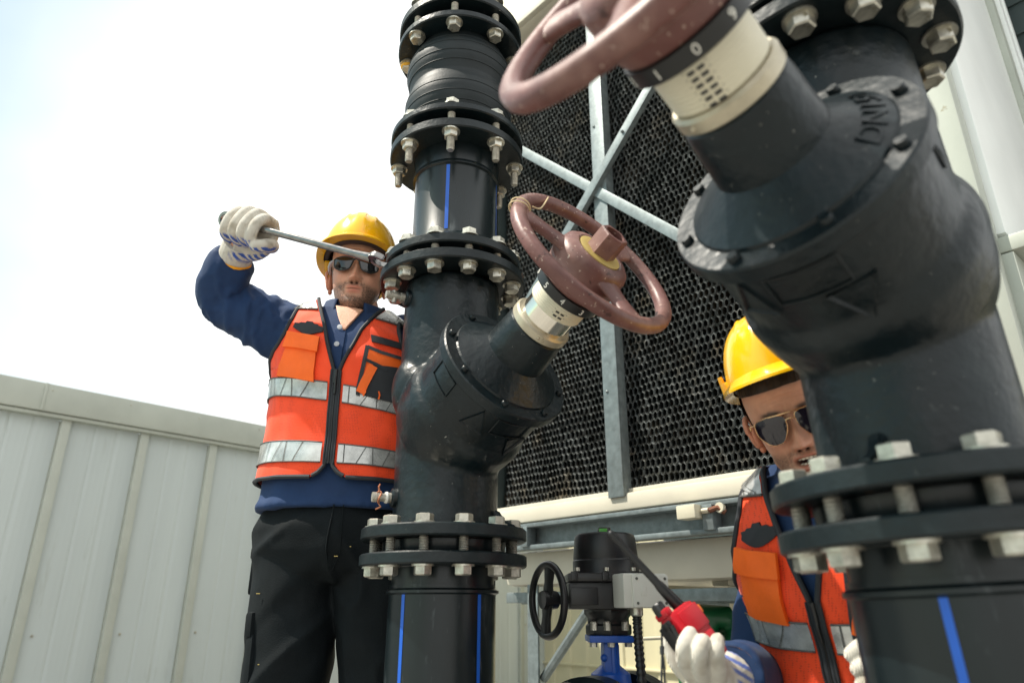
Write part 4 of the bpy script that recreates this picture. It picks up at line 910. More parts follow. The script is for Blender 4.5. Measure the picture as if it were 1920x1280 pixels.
def helmet(parent, T, knob=True, nape=True):
    """dome with raised ridges, brim, side lugs, inner headband and nape strap"""
    b = MB(); NA, NB = 96, 40; vs = []; fs = []; a0, b0, h0 = .108, .134, .128; zb = .050
    def tiltz(y): return -.10 * (y) * 1.0
    for j in range(NB + 1):
        q = j / NB; el = math.pi / 2 * q; rr = math.cos(el) ** .80 if q < 1 else 0; zz = math.sin(el) ** 1.02
        for k in range(NA):
            u = 2 * math.pi * k / NA; x = a0 * rr * math.sin(u); y = -b0 * rr * math.cos(u) + .006
            rid = .0042 * (sstep(.016, .012, abs(x))) * sstep(.10, .4, q) + .0030 * (sstep(.006, .003, abs(abs(x) - .038))) * sstep(.25, .45, q) * sstep(1.0, .8, q)
            vs.append((x * (1 + rid * 1.5), y * (1 + rid * 1.5), zb + h0 * zz + rid + tiltz(y)))
    for j in range(NB):
        for k in range(NA): fs.append((j * NA + k, j * NA + (k + 1) % NA, (j + 1) * NA + (k + 1) % NA, (j + 1) * NA + k))
    b.add(vs, fs, 0, T)
    # brim: lip all round, longer at the front
    vs = []; fs = []
    for k in range(NA):
        u = 2 * math.pi * k / NA; fr = max(0, math.cos(u)); ext = .013 + .036 * fr ** 2.2
        for (e, dz) in ((0, .004), (.4, .0025), (1, -.006 - .012 * fr ** 2), (1.02, -.011 - .012 * fr ** 2), (.92, -.0105 - .011 * fr ** 2), (0, -.006), (-.006 / ext, -.004)):
            x = (a0 + ext * e) * math.sin(u); y = -(b0 + ext * e) * math.cos(u) + .006; vs.append((x, y, zb + dz + tiltz(y)))
    m_ = 7
    for k in range(NA):
        for i in range(m_ - 1): fs.append((k * m_ + i, ((k + 1) % NA) * m_ + i, ((k + 1) % NA) * m_ + i + 1, k * m_ + i + 1)[::-1])
    b.add(vs, fs, 0, T)
    for sd in (-1, 1):
        b.box((sd * .112, .004, zb + .012), (.018, .050, .028), T, 0, .005); b.box((sd * .116, -.012, zb + .030), (.010, .016, .016), T, 0, .003)
    if knob: b.lathe([(.010, 0), (.0115, .003), (.010, .008), (.006, .010), (0, .0105)], 20, T @ Matrix.Translation((0, .006, zb + h0 + .001)))
    h = part('hard_hat', b, M['yellow'], parent, sharp=32)
    i_ = MB(); vs = []; fs = []
    for k in range(64):
        u = 2 * math.pi * k / 64
        for (r, z) in ((.97, .004), (.86, -.006), (.80, -.004), (.79, .03), (.6, .08)): vs.append((a0 * r * math.sin(u), -b0 * r * math.cos(u) + .006, zb + z + tiltz(-b0 * r * math.cos(u))))
    for k in range(64):
        for q in range(4): fs.append((k * 5 + q, k * 5 + q + 1, ((k + 1) % 64) * 5 + q + 1, ((k + 1) % 64) * 5 + q))
    i_.add(vs, fs, 0, T); part('headband', i_, M['helmet_band'], h, sharp=0)
    if not nape: return h
    n_ = MB(); P = [(.088 * math.sin(u), .006 - .112 * math.cos(u) * (1 if math.cos(u) > 0 else .98), .040 - .050 * sstep(R(70), R(150), u if u < math.pi else 2 * math.pi - u)) for u in np.linspace(R(80), R(280), 30)]
    n_.tube([Vector(p) for p in P], [(.003, .011)] * 30, 10, T, up=(1, 0, 0) if False else None); part('nape_strap', n_, M['yellow'], h)
    return h
def rounded(poly, r=.2, n=5):
    o = []; N = len(poly)
    for i in range(N):
        p0, p1, p2 = Vector(poly[i - 1]), Vector(poly[i]), Vector(poly[(i + 1) % N]); a = p1.lerp(p0, r); c = p1.lerp(p2, r)
        for k in range(n): t = k / (n - 1); o.append(tuple((1 - t) ** 2 * a + 2 * t * (1 - t) * p1 + t * t * c))
    return o
def glasses(parent, T, kind):
    def S(x, z, d=0): return Vector((x, -(math.sqrt(max(1e-6, .105 ** 2 - x * x)) - .009 + d) , z))
    g_ = MB()
    if kind == 'sport': pol = rounded([(.006, .010), (.030, .016), (.060, .012), (.058, -.014), (.040, -.025), (.016, -.020)], .3)
    else: pol = rounded([(.008, .013), (.034, .017), (.062, .012), (.062, -.012), (.044, -.032), (.022, -.030), (.009, -.008)], .34)
    root = None
    for sd in (-1, 1):
        l_ = MB(); P = [(sd * x, z) for x, z in pol]; n = len(P); cx = sum(p[0] for p in P) / n; cz = sum(p[1] for p in P) / n; vs = []; fs = []
        for r in range(5):
            q = 1 - r / 4
            for (x, z) in P: vs.append(S(cx + (x - cx) * q, cz + (z - cz) * q, .003 + .0025 * (1 - q * q)))
        for r in range(4):
            for k in range(n): f = (r * n + k, r * n + (k + 1) % n, (r + 1) * n + (k + 1) % n, (r + 1) * n + k); fs.append(f if sd > 0 else f[::-1])
        o_ = len(vs)
        for (x, z) in P: vs.append(S(x, z, .0005))
        for k in range(n): f = (o_ + k, o_ + (k + 1) % n, (k + 1) % n, k); fs.append(f)
        l_.add(vs, fs, 0, T)
        if root is None:
            f_ = MB()
            if kind == 'sport':
                for s2 in (-1, 1):
                    f_.tube([S(s2 * x, z, .0018) for x, z in pol], .0022, 8, T, closed=True)
                    f_.tube([S(s2 * .060, .008, .002), Vector((s2 * .071, -.060, .008)), Vector((s2 * .0775, -.035, .006)), Vector((s2 * .078, .002, .002))], [(.0025, .005)] * 4, 8, T, mi=1)
                f_.tube([S(-.008, .006, .002), S(0, .010, .004), S(.008, .006, .002)], .003, 8, T)
                root = part('sunglasses', f_, [M['black_plastic'], M['silver']], parent)
            else:
                for s2 in (-1, 1):
                    f_.tube([S(s2 * x, z, .0018) for x, z in pol], .0011, 8, T, closed=True)
                    f_.tube([S(s2 * .061, .008, .002), Vector((s2 * .073, -.062, .007)), Vector((s2 * .0775, -.035, .005)), Vector((s2 * .078, .005, .0))], .0011, 8, T); f_.ball(Vector((s2 * .072, -.062, .004)), (.002, .002, .005), T)
                f_.tube([S(x, .0155 - .2 * x * x / .06 if False else .0160, .0025) for x in np.linspace(-.034, .034, 12)], .0011, 8, T); f_.tube([S(x, .004 + 20 * (.0001 - x * x), .003) for x in np.linspace(-.0085, .0085, 8)], .0011, 8, T)
                root = part('sunglasses', f_, M['gold'], parent)
        part('lens', l_, M['lens'] if kind == 'sport' else M['lens2'], root)
    return root
def glove(parent, chains, palm, cuff, blue_fn, loc=None):
    """one knitted glove: palm volume, five separate bent fingers, cuff; colours: cotton and blue print"""
    b = MB()
    for (pts, rad) in chains:
        P = catmull(pts, 6); RD = list(np.interp(np.linspace(0, 1, len(P)), np.linspace(0, 1, len(rad)), rad)); b.tube(P, RD, 16)
        for q, r in ((P[0], RD[0]), (P[-1], RD[-1])): b.ball(q, r, n=14)
    for (pts, rad) in palm:
        P = catmull(pts, 6); N_ = len(P); ru = np.interp(np.linspace(0, 1, N_), np.linspace(0, 1, len(rad)), [r[0] for r in rad]); rv = np.interp(np.linspace(0, 1, N_), np.linspace(0, 1, len(rad)), [r[1] for r in rad]); b.tube(P, list(zip(ru, rv)), 20, up=palm_up[0])
    me = remesh(b, .0017, 2, .5); co = mesh_co(me); c = np.tile(np.array([.66, .62, .54]), (len(co), 1)); gr = np.array([max(0, noise.noise(Vector(p) * 42) + .5 * noise.noise(Vector(p) * 110)) for p in co]); c = c * (1 - np.clip(gr, 0, .8)[:, None] * np.array([.45, .50, .58])); no = np.empty(len(co) * 3); me.vertices.foreach_get('normal', no)
    w_ = blue_fn(co, no.reshape(-1, 3)); c = c * (1 - w_[:, None]) + np.array([.03, .10, .45]) * w_[:, None]; set_col(me, c); me.materials.append(M['glove']); me.name = 'work_glove'
    g_ = obj('work_glove', me, parent)
    if cuff:
        k = MB(); k.tube(cuff[0], cuff[1], 20, cap=False); part('cuff_hem', k, M['orange_hem'], g_)
    return g_
palm_up = [(0, 1, 0)]
def open_neck(to, mb):
    """skin seen in the open polo collar"""
    to.patch(mb, subdiv([(-.030, .027), (.030, .027), (.017, -.006), (.003, -.036), (-.002, -.036), (-.017, -.006)][::-1], 4), .0045, 0, .001, rings=8, c=(0, 1.385))
def person(name, label, loc, body, heads, head_cols, group):
    """one skin mesh: head, neck and the body under the clothes"""
    bb = MB(); o = len(body.data if False else body.v)
    bb.add(body.v, body.f); cols = np.tile(np.array(body.skin), (len(body.v), 1)); bb.add(heads.v, heads.f); cols = np.vstack([cols, head_cols])
    bb.v = [tuple(Vector(v) - Vector(loc)) for v in bb.v]
    me = bb.mesh('person', [M['skin']], 0, weld=False); set_col(me, cols); p = obj(name, me, None, loc); tag(p, label, 'person', group); return p
def skin_body(chains, skin, voxel=.007):
    b = MB()
    for (pts, rad) in chains:
        P = catmull(pts, 6); N_ = len(P); r0 = [r if isinstance(r, tuple) else (r, r) for r in rad]
        ru = np.interp(np.linspace(0, 1, N_), np.linspace(0, 1, len(r0)), [r[0] for r in r0]); rv = np.interp(np.linspace(0, 1, N_), np.linspace(0, 1, len(r0)), [r[1] for r in r0]); b.tube(P, list(zip(ru, rv)), 18, up=(0, 1, 0) if abs((Vector(P[1]) - Vector(P[0])).normalized().y) < .8 else (0, 0, 1)); b.ball(P[-1], min(ru[-1], rv[-1]), n=12)
    me = remesh(b, voxel, 4, .5); r_ = MB(); r_.add([tuple(v.co) for v in me.vertices], [tuple(p.vertices) for p in me.polygons]); bpy.data.meshes.remove(me); r_.skin = skin; return r_
# ------------------------------------------------------------------ worker with the spanner (left)
L1 = Vector((-.355, 1.48, 0)); SK1 = (.70, .375, .25)
To1 = Torso(Matrix.Translation(L1), .17, 1.7)
H1 = Matrix.Translation((-.357, 1.462, 1.513)) @ Matrix.Rotation(R(9), 4, 'Z') @ Matrix.Rotation(R(2), 4, 'Y') @ Matrix.Rotation(R(3), 4, 'X') @ Matrix.Diagonal((.81, .88, .82, 1))
shR = L1 + Vector((-.125, .012, 1.375)); elR = at(417, 557, 1.43); wrR = at(446, 466, 1.335); haR = at(472, 433, 1.300)
shL = L1 + Vector((.150, .03, 1.36)); elL = Vector((-.135, 1.60, 1.12)); haL = Vector((-.10, 1.52, .92))
hipY = 1.485
legs1 = [[(-.425, hipY, .90), (-.440, hipY - .01, .67), (-.447, hipY, .48), (-.452, hipY + .02, .07)], [(-.285, hipY, .90), (-.262, hipY - .01, .67), (-.250, hipY, .48), (-.240, hipY + .02, .07)]]
body1 = skin_body([([L1 + Vector((0, 0, .88)), L1 + Vector((0, 0, 1.1)), L1 + Vector((0, 0, 1.33)), L1 + Vector((0, 0, 1.40))], [(.095, .14), (.085, .13), (.09, .14), (.05, .06)]),
    ([L1 + Vector((0, .0, 1.36)), L1 + Vector((0, .0, 1.405)), Vector(H1.translation) + Vector((0, .010, -.055))], [.066, .055, .047]),
    ([shR, elR, wrR, haR], [.045, .036, .024, .012]), ([shL, elL, haL], [.045, .036, .028])] + [(l, [.075, .058, .05, .035]) for l in legs1], SK1)
open_neck(To1, body1)
hd, hc, HV = head_mesh(False, .80, SK1, 1.0); hd.v = [tuple(H1 @ Vector(v)) for v in hd.v]
P1 = person('person', 'standing man in hard hat and dark sports sunglasses pulling a spanner on the left riser', L1, body1, hd, hc, 'workers in orange vests')
def rel(parent_loc, mb): mb.v = [tuple(Vector(v) - Vector(parent_loc)) for v in mb.v]; return mb
class Local(Torso): pass
toL1 = Torso(Matrix.Identity(4), .17, 1.7)        # same torso in the person's own coordinates
def l1(v): return Vector(v) - L1
def folds1(me):
    """pulled creases at elbow, arm pit and shoulder of the raised sleeve"""
    co = mesh_co(me); no = np.empty(len(co) * 3); me.vertices.foreach_get('normal', no); no = no.reshape(-1, 3); e = np.array(l1(elR)); s_ = np.array(l1(shR)); d = e - s_; ln = np.linalg.norm(d); d /= ln
    t = (co - s_) @ d / ln; w_ = sstep(.05, .35, t) * sstep(1.25, .9, t); rad = co - s_ - np.outer((co - s_) @ d, d)
    th_ = np.arctan2(rad[:, 2], rad[:, 1]); f = np.zeros(len(co))
    for i in range(len(co)):
        q = 1 - abs(noise.noise((t[i] * 5.5 + .55 * th_[i], math.sin(th_[i]) * .8, math.cos(th_[i]) * .8))) * 3.2; q2 = 1 - abs(noise.noise((t[i] * 11 - .8 * th_[i] + 7, math.sin(th_[i]) * 1.3, math.cos(th_[i]) * 1.3))) * 3.2; f[i] = .0075 * max(0, q) ** 1.3 + .0022 * max(0, q2) ** 1.2 - .003
    w2 = np.exp(-((co - e) ** 2).sum(1) / .07 ** 2); dist = np.linalg.norm(co - e, axis=1); f2 = f * .5
    set_co(me, co + no * (f * w_ + f2 * w2)[:, None]); bm = bmesh.new(); bm.from_mesh(me); bmesh.ops.smooth_vert(bm, verts=bm.verts, factor=.5, use_axis_x=True, use_axis_y=True, use_axis_z=True); bm.to_mesh(me); bm.free()
dress_shirt(toL1, P1, [([l1(L1 + Vector((-.06, .01, 1.37))), l1(shR), l1(shR.lerp(elR, .5)) + Vector((0, 0, -.008)), l1(elR), l1(elR.lerp(wrR, .5)) + Vector((-.010, 0, 0)), l1(elR.lerp(wrR, .80))], [.060, .074, .062, .053, .048, .043]), ([l1(L1 + Vector((.06, .01, 1.35))), l1(shL), l1(elL), l1(haL)], [.055, .062, .050, .042])], .982, None, fold=folds1)
dress_vest(toL1, P1)
hair_shell(HV, P1, Matrix.Translation(-L1) @ H1); helmet(P1, Matrix.Translation(-L1) @ H1 @ Matrix.Translation((0, 0, .0))); glasses(P1, Matrix.Translation(-L1) @ H1 @ Matrix.Translation((0, -.002, .004)), 'sport')
def trouser_folds(me):
    co = mesh_co(me); no = np.empty(len(co) * 3); me.vertices.foreach_get('normal', no); no = no.reshape(-1, 3); f = np.zeros(len(co))
    for i, (x, y, z) in enumerate(co):
        q = 1 - abs(noise.noise((x * 7 + abs(x) * 6, y * 5, z * 10 + abs(x) * 9))) * 3.0; f[i] = .0062 * max(0, q) ** 1.5 * float(sstep(.985, .93, z))
    set_co(me, co + no * f[:, None])
def trousers(parent, loc, pel, legs, rad, details=True):
    b = MB(); vs = []; fs = []; N = 48
    for (z, a, d) in pel:
        for k in range(N): u = 2 * math.pi * k / N; vs.append((loc.x + .0 + a * math.sin(u), loc.y - d * math.cos(u), z))
    for i in range(len(pel) - 1):
        for k in range(N): fs.append((i * N + k, i * N + (k + 1) % N, (i + 1) * N + (k + 1) % N, (i + 1) * N + k))
    fs.append(tuple(range(N - 1, -1, -1))); fs.append(tuple((len(pel) - 1) * N + k for k in range(N))); b.add(vs, fs)
    for l in legs: P = catmull(l, 8); b.tube(P, list(np.interp(np.linspace(0, 1, len(P)), np.linspace(0, 1, len(rad)), rad)), 28)
    me = remesh(rel(loc, b), .006, 4, .5); cloth_noise(me, .0070, 11, loc.x * 7); trouser_folds(me); me.materials.append(M['trousers']); me.name = 'trousers'; return obj('trousers', me, parent)
tr = trousers(P1, L1, [(.850, .085, .075), (.872, .135, .100), (.905, .162, .116), (.95, .168, .120), (1.0, .150, .105)], [[(-.426, hipY, .90), (-.433, hipY - .01, .67), (-.440, hipY, .48), (-.445, hipY + .02, .05)], [(-.276, hipY, .90), (-.246, hipY - .01, .67), (-.240, hipY, .48), (-.235, hipY + .02, .05)]], [.092, .079, .073, .071])
b = MB(); zz = np.linspace(.868, .985, 14)
b.tube([(.012 + .004 * math.sin(z * 40), -np.interp(z, [.86, .905, .95, 1.0], [.098, .124, .129, .125]) - .001, z) for z in zz], .0016, 6); b.tube([(.034 - .02 * max(0, (.90 - z) / .04), -np.interp(z, [.86, .905, .95, 1.0], [.096, .121, .126, .122]) - .001, z) for z in zz], .0010, 6); part('fly_seam', b, M['trousers'], tr)
b = MB()
for (zc_, h_, w_, xo) in ((.665, .13, .085, 0), ):
    T = Matrix.Translation((-.458 + .355, -.032, zc_ + .045)) @ Matrix.Rotation(R(-38), 4, 'Z') @ Matrix.Rotation(R(-2), 4, 'Y'); b.box((-.0, -.01, -.01), (.022, .080, .115), T, 0, .008); b.box((-.004, -.01, .062), (.022, .086, .045), T, 0, .007)
part('cargo_pocket', b, M['trousers'], tr)
b = MB(); b.box((-.170, .02, .905), (.012, .045, .022), None, 0, .004); b.box((-.168, .03, .86), (.016, .05, .07), None, 0, .007); part('belt_loop', b, M['trousers'], tr)
b = MB()
for (px, py) in ((655, 1024), (630, 1042), (484, 1112), (487, 1245)): p = l1(at(px, py, 1.367 if px > 600 else 1.40)); b.box(p, (.007, .002, .0016), None, 0)
part('bar_tack', b, M['yellow_cap'], tr)
for l in legs1:
    f = Vector(l[-1]); b = MB(); P = [f + Vector((0, .05, -.02)), f + Vector((0, .03, -.015)), f + Vector((0, -.05, -.025)), f + Vector((0, -.13, -.038)), f + Vector((0, -.17, -.045))]; b.tube([l1(p) for p in P], [.035, .046, .045, .040, .022], 16); b.tube([l1(f + Vector((0, .02, .10))), l1(f + Vector((0, .02, -.01)))], .046, 16); b.box(l1(f + Vector((0, -.05, -.062))), (.088, .24, .016), None, 0, .006)
    me = remesh(b, .006, 3); me.materials.append(M['boot']); me.name = 'boot'; obj('boot', me, P1)
# fist closed round the spanner; local frame: X along the handle, Y towards the viewer, Z up
jaw = at(711, 488, 1.195); butt = at(424, 412, 1.292); hx = (jaw - butt).normalized(); hz0 = Vector((0, -.30, .95)); hz = (hz0 - hx * hz0.dot(hx)).normalized(); hy = hz.cross(hx); hy = -hy if hy.y > 0 else hy
HF_ = lambda x, y, z: haR + hx * x + hy * y + hz * z - L1
ch = []
for i, x in enumerate((-.036, -.012, .012, .034)):
    dz = (-.002, .004, .003, -.004)[i]; sh_ = (.0, .002, .003, .0)[i]
    ch.append(([HF_(x * .92, -.020, .030 + dz), HF_(x, .010, .034 + dz), HF_(x, .031 + sh_, .012), HF_(x - .002, .033 + sh_, -.014 + dz * .5), HF_(x - .004, .014, -.027), HF_(x - .004, -.006, -.020)], [.0122, .0126, .0120, .0118, .0112, .0104]))
ch.append(([HF_(.030, -.030, -.020), HF_(.050, -.012, -.020), HF_(.056, .012, -.022), HF_(.046, .028, -.028)], [.017, .0155, .0145, .0125]))
palm_up[0] = tuple(hy)
wr_l = wrR - L1; d_ = (wrR - elR).normalized()
pl = [([HF_(0, -.022, .034), HF_(0, -.028, .010), HF_(-.004, -.026, -.022), wr_l.lerp(HF_(-.005, -.026, -.03), .35), wr_l], [(.015, .040), (.020, .047), (.022, .042), (.028, .031), (.033, .034)]), ([l1(wrR + d_ * .012), l1(wrR - d_ * .008), l1(wrR - d_ * .028)], [(.033, .034), (.035, .035), (.036, .036)])]
def blue1(co, no):
    c = co - np.array(HF_(0, 0, 0)); hyv = np.array(hy); hzv = np.array(hz); hxv = np.array(hx); yy, zz, xx = c @ hyv, c @ hzv, c @ hxv
    reg = sstep(-.016, -.026, zz) * sstep(-.075, -.060, zz) * sstep(.30, -.1, no @ hyv * .6 + no @ hzv) ; reg = np.maximum(reg, sstep(-.038, -.046, xx) * sstep(-.012, .0, -yy + .01) * sstep(-.02, -.01, zz))
    st = (np.sin((xx + .25 * zz) * 620 + yy * 140) > -.15); return np.clip(reg * 1.3, 0, 1) * st
d_ = (wrR - elR).normalized()
g1 = glove(P1, ch, pl, ([l1(wrR - d_ * .024), l1(wrR - d_ * .032)], [.0365, .0372]), blue1)
# the spanner itself
sp_ = thing('spanner', 'long silver combination spanner held in the gloved fist and set on a flange nut', 'spanner', haR)
Ts = Matrix.Translation(-haR)
b = MB(); L_ = (jaw - butt).length; P = [butt + hx * .02, butt + hx * .05, butt + hx * (L_ * .45), jaw - hx * .06, jaw - hx * .02]
b.tube([Ts @ p for p in P], [(.0042, .0066), (.0045, .0072), (.0042, .0068), (.0042, .0070), (.0045, .0095)], 12, up=tuple(hy)); part('shaft', b, M['tool_steel'], sp_)
Tj = Ts @ axis_T(jaw + hx * .0, (Vector((0, .18, 1)) - hx * Vector((0, .18, 1)).dot(hx)).normalized(), hx)
b = MB(); oc = []
for k in range(28): u = R(42) + (2 * math.pi - R(84)) * k / 27; oc.append((.021 * math.cos(u) * 1.05, .021 * math.sin(u)))
ic = [(.020, -.0105), (-.004, -.0105), (-.010, -.005), (-.010, .005), (-.004, .0105), (.020, .0105)]
poly = oc + [(.017, -.0105), (-.003, -.0105), (-.0095, -.005), (-.0095, .005), (-.003, .0105), (.017, .0105)]
b.prism(poly, -.0055, .0055, Tj, 0, .0012); part('open_jaw', b, M['tool_steel'], sp_)
b = MB(); b.lathe([(.0105, -.006), (.016, -.006), (.0175, -.004), (.0175, .004), (.016, .006), (.0105, .006), (.0095, 0), (.0105, -.006)], 32, Ts @ axis_T(butt, hy, hx), cap=False); part('ring_end', b, M['tool_steel'], sp_)
# ------------------------------------------------------------------ crouching worker with the radio (right)
SK2 = (.63, .315, .20)
O2 = at(1634, 1150, 1.07); YAW = R(-53)
B2 = Matrix.Translation(O2) @ Matrix.Rotation(R(2), 4, 'Y') @ Matrix.Rotation(YAW, 4, 'Z') @ Matrix.Rotation(R(14), 4, 'X') @ Matrix.Translation((0, 0, -1.204))
L2 = Vector((O2.x, O2.y + .05, 0))
fw = Vector((math.sin(R(-30)), -math.cos(R(-30)), 0)); eye2 = at(1474, 764, .935)
H2 = Matrix.Translation(eye2 - fw * .070 + Vector((0, 0, .004))) @ Matrix.Rotation(R(-13), 4, 'Y') @ Matrix.Rotation(R(-29), 4, 'Z') @ Matrix.Rotation(R(14), 4, 'X') @ Matrix.Diagonal((.80, .86, .82, 1))
to2 = Torso(Matrix.Translation(-L2) @ B2, 0.0, 5.1)
def bl(x, y, z): return B2 @ Vector((x, y, z))
s2R = bl(-.122, .02, 1.370); e2R = at(1420, 1262, 1.15); w2R = at(1374, 1262, .965); s2L = bl(.145, .02, 1.375); e2L = bl(.235, -.02, 1.13); w2L = at(1725, 1235, .86)
hp = bl(0, .02, .93); kn = [Vector((hp.x - .20, hp.y - .30, .50)), Vector((hp.x + .16, hp.y - .34, .46))]; ft = [Vector((hp.x - .16, hp.y - .10, .06)), Vector((hp.x + .14, hp.y - .12, .06))]
h2l = [hp + Vector((-.08, 0, -.04)), hp + Vector((.08, 0, -.04))]
body2 = skin_body([([bl(0, 0, .90), bl(0, 0, 1.1), bl(0, 0, 1.33), bl(0, 0, 1.40)], [(.085, .13), (.08, .12), (.085, .13), (.05, .06)]), ([bl(0, .012, 1.36), bl(0, .0, 1.42), H2 @ Vector((0, .012, -.055))], [.058, .055, .055]),
    ([s2R, e2R, w2R, at(1325, 1262, .93)], [.040, .032, .016, .008]), ([s2L, e2L, w2L], [.042, .036, .028])] + [([h2l[i], kn[i], ft[i]], [.072, .055, .035]) for i in (0, 1)], SK2)
open_neck(Torso(B2, 0.0, 5.1), body2)
hd, hc, HV = head_mesh(True, .62, SK2, 4.0); hd.v = [tuple(H2 @ Vector(v)) for v in hd.v]
P2 = person('person', 'crouching man in gold rimmed aviator sunglasses holding a red radio behind the right riser', L2, body2, hd, hc, 'workers in orange vests')
def l2(v): return Vector(v) - L2
dress_shirt(to2, P2, [([l2(bl(-.06, .01, 1.36)), l2(s2R), l2(s2R.lerp(e2R, .5)), l2(e2R), l2(e2R.lerp(w2R, .55)), l2(e2R.lerp(w2R, 1.0))], [.054, .052, .044, .044, .042, .038]), ([l2(bl(.06, .01, 1.36)), l2(s2L), l2(e2L), l2(w2L)], [.056, .060, .052, .040])], .93, None, placket=False)
dress_vest(to2, P2)
TH2 = Matrix.Translation(-L2) @ H2
hair_shell(HV, P2, TH2); helmet(P2, TH2 @ Matrix.Translation((0, .004, .022)) @ Matrix.Rotation(R(-7), 4, 'X') @ Matrix.Diagonal((.86, .95, .97, 1)), False, False); glasses(P2, TH2 @ Matrix.Translation((0, -.004, .004)), 'aviator')
b = MB()
for k in range(-4, 5): b.box((k * .0062, -.0800 + .9 * (k * .0062) ** 2 / .03, -.0615), (.0058, .004, .0065), TH2, 0, .0015)
for k in range(-3, 4): b.box((k * .0058, -.0785 + .9 * (k * .006) ** 2 / .03, -.0735), (.0052, .004, .005), TH2, 0, .0012)
part('teeth', b, M['teeth'], P2)
bb = MB()
tr2 = None
b = MB(); b.tube([l2(hp + Vector((0, 0, .06))), l2(hp), l2(hp + Vector((0, 0, -.09)))], [(.118, .165), (.13, .172), (.10, .14)], 28, up=(0, 1, 0))
for i in (0, 1): b.tube([l2(p) for p in catmull([h2l[i], kn[i], ft[i]], 8)], list(np.interp(np.linspace(0, 1, 17), [0, .5, 1], [.092, .080, .070])), 24)
me = remesh(b, .007, 4); cloth_noise(me, .006, 13, 3); me.materials.append(M['trousers']); me.name = 'trousers'; obj('trousers', me, P2)
for f in ft:
    b = MB(); b.tube([l2(f + Vector((0, .05, -.015))), l2(f + Vector((0, -.05, -.02))), l2(f + Vector((0, -.16, -.035)))], [.04, .045, .03], 16); b.box(l2(f + Vector((0, -.05, -.052))), (.088, .24, .016), None, 0, .006); me = remesh(b, .006, 3); me.materials.append(M['boot']); me.name = 'boot'; obj('boot', me, P2)
# hand round the radio
def a2(x, y, d): return l2(at(x, y, d))
ch = [([a2(1300, 1275, .950), a2(1270, 1244, .945), a2(1258, 1212, .945), a2(1257, 1186, .940)], [.0120, .0102, .0093, .0082]),
      ([a2(1302, 1268, .925), a2(1284, 1238, .895), a2(1284, 1208, .880), a2(1294, 1187, .892)], [.0115, .0101, .0095, .0086]),
      ([a2(1322, 1272, .915), a2(1312, 1246, .885), a2(1312, 1218, .872), a2(1318, 1201, .884)], [.0115, .0101, .0095, .0088]),
      ([a2(1345, 1275, .912), a2(1345, 1246, .888), a2(1343, 1218, .880), a2(1345, 1200, .890)], [.0115, .0100, .0094, .0087]),
      ([a2(1335, 1278, .965), a2(1300, 1240, .985), a2(1290, 1215, .985), a2(1285, 1200, .975)], [.0150, .0125, .0115, .0100])]
palm_up[0] = (0, 1, 0)
pl = [([a2(1300, 1268, .930), a2(1320, 1285, .925), a2(1345, 1285, .935), a2(1362, 1272, .955), l2(w2R)], [(.016, .026), (.020, .034), (.022, .032), (.027, .028), (.030, .030)])]
def blue2(co, no):
    c = co - np.array(l2(w2R)); ax = np.array((w2R - at(1325, 1272, .93)).normalized()); t = -(c @ ax); reg = sstep(-.006, .004, t) * sstep(.034, .026, t); return np.clip(reg, 0, 1) * (np.sin(c[:, 2] * 560 + c[:, 0] * 300) > .1) * .9
dd = (w2R - e2R).normalized()
glove(P2, ch, pl, ([l2(w2R - dd * .0), l2(w2R - dd * .010)], [.0315, .0320]), blue2)
def a3(x, y, d): return a2(x - 16, y, d)
# second hand beside the pipe
ch = [([a3(1690, 1215, .90), a3(1660, 1208, .875), a3(1634, 1212, .868), a3(1614, 1226, .872)], [.0120, .0112, .0105, .0095]), ([a3(1692, 1240, .90), a3(1662, 1240, .870), a3(1638, 1246, .864), a3(1626, 1254, .868)], [.0120, .0112, .0105, .0095]),
      ([a3(1694, 1262, .90), a3(1668, 1266, .870), a3(1646, 1274, .864), a3(1634, 1284, .868)], [.0120, .0110, .0102, .0092]), ([a3(1696, 1284, .90), a3(1674, 1292, .872), a3(1654, 1300, .868), a3(1644, 1308, .872)], [.0115, .0102, .0095, .0085]), ([a3(1705, 1200, .90), a3(1690, 1185, .885), a3(1672, 1178, .875), a3(1655, 1180, .872)], [.0140, .0125, .0112, .0098])]
pl = [([a3(1688, 1246, .90), a3(1705, 1246, .90), a3(1720, 1240, .88), l2(w2L)], [(.016, .036), (.020, .038), (.022, .032), (.026, .028)])]
glove(P2, ch, pl, None, lambda co, no: np.zeros(len(co)))
# the radio
rt, rb = at(1264, 1143, .925), at(1338, 1243, .915); rz = (rt - rb).normalized(); rx0 = Vector((.80, .45, .40)); rx = (rx0 - rz * rx0.dot(rz)).normalized(); ry = rz.cross(rx)
radio = thing('radio', 'red handheld two way radio with a long black antenna in the white glove', 'radio', (rt + rb) / 2)
Tr = basis((0, 0, 0), rx, ry, rz); hh = (rt - rb).length / 2
M['radio_red'] = mat('red_plastic', (.50, .012, .022), .38, var=.08, bump=.03)
b = MB(); b.box((0, 0, 0), (.042, .030, hh * 2), Tr, 0, .007); b.box((.004, -.0155, .016), (.032, .006, hh * .8), Tr, 0, .002); b.box((-.002, -.0155, -hh * .45), (.036, .005, hh * .7), Tr, 0, .002); b.box((-.017, .0, hh + .003), (.010, .026, .010), Tr, 0, .003); part('case', b, M['radio_red'], radio)
b = MB(); b.box((.0235, -.002, .010), (.004, .014, .026), Tr, 0, .0015); b.box((.0235, -.002, -.012), (.004, .012, .012), Tr, 0, .0015); part('side_button', b, M['black_plastic'], radio)
b = MB(); b.box((.018, -.0145, hh - .016), (.011, .006, .011), Tr, 0, .002); part('call_button', b, mat('orange_plastic', (.75, .16, .02), .4), radio)
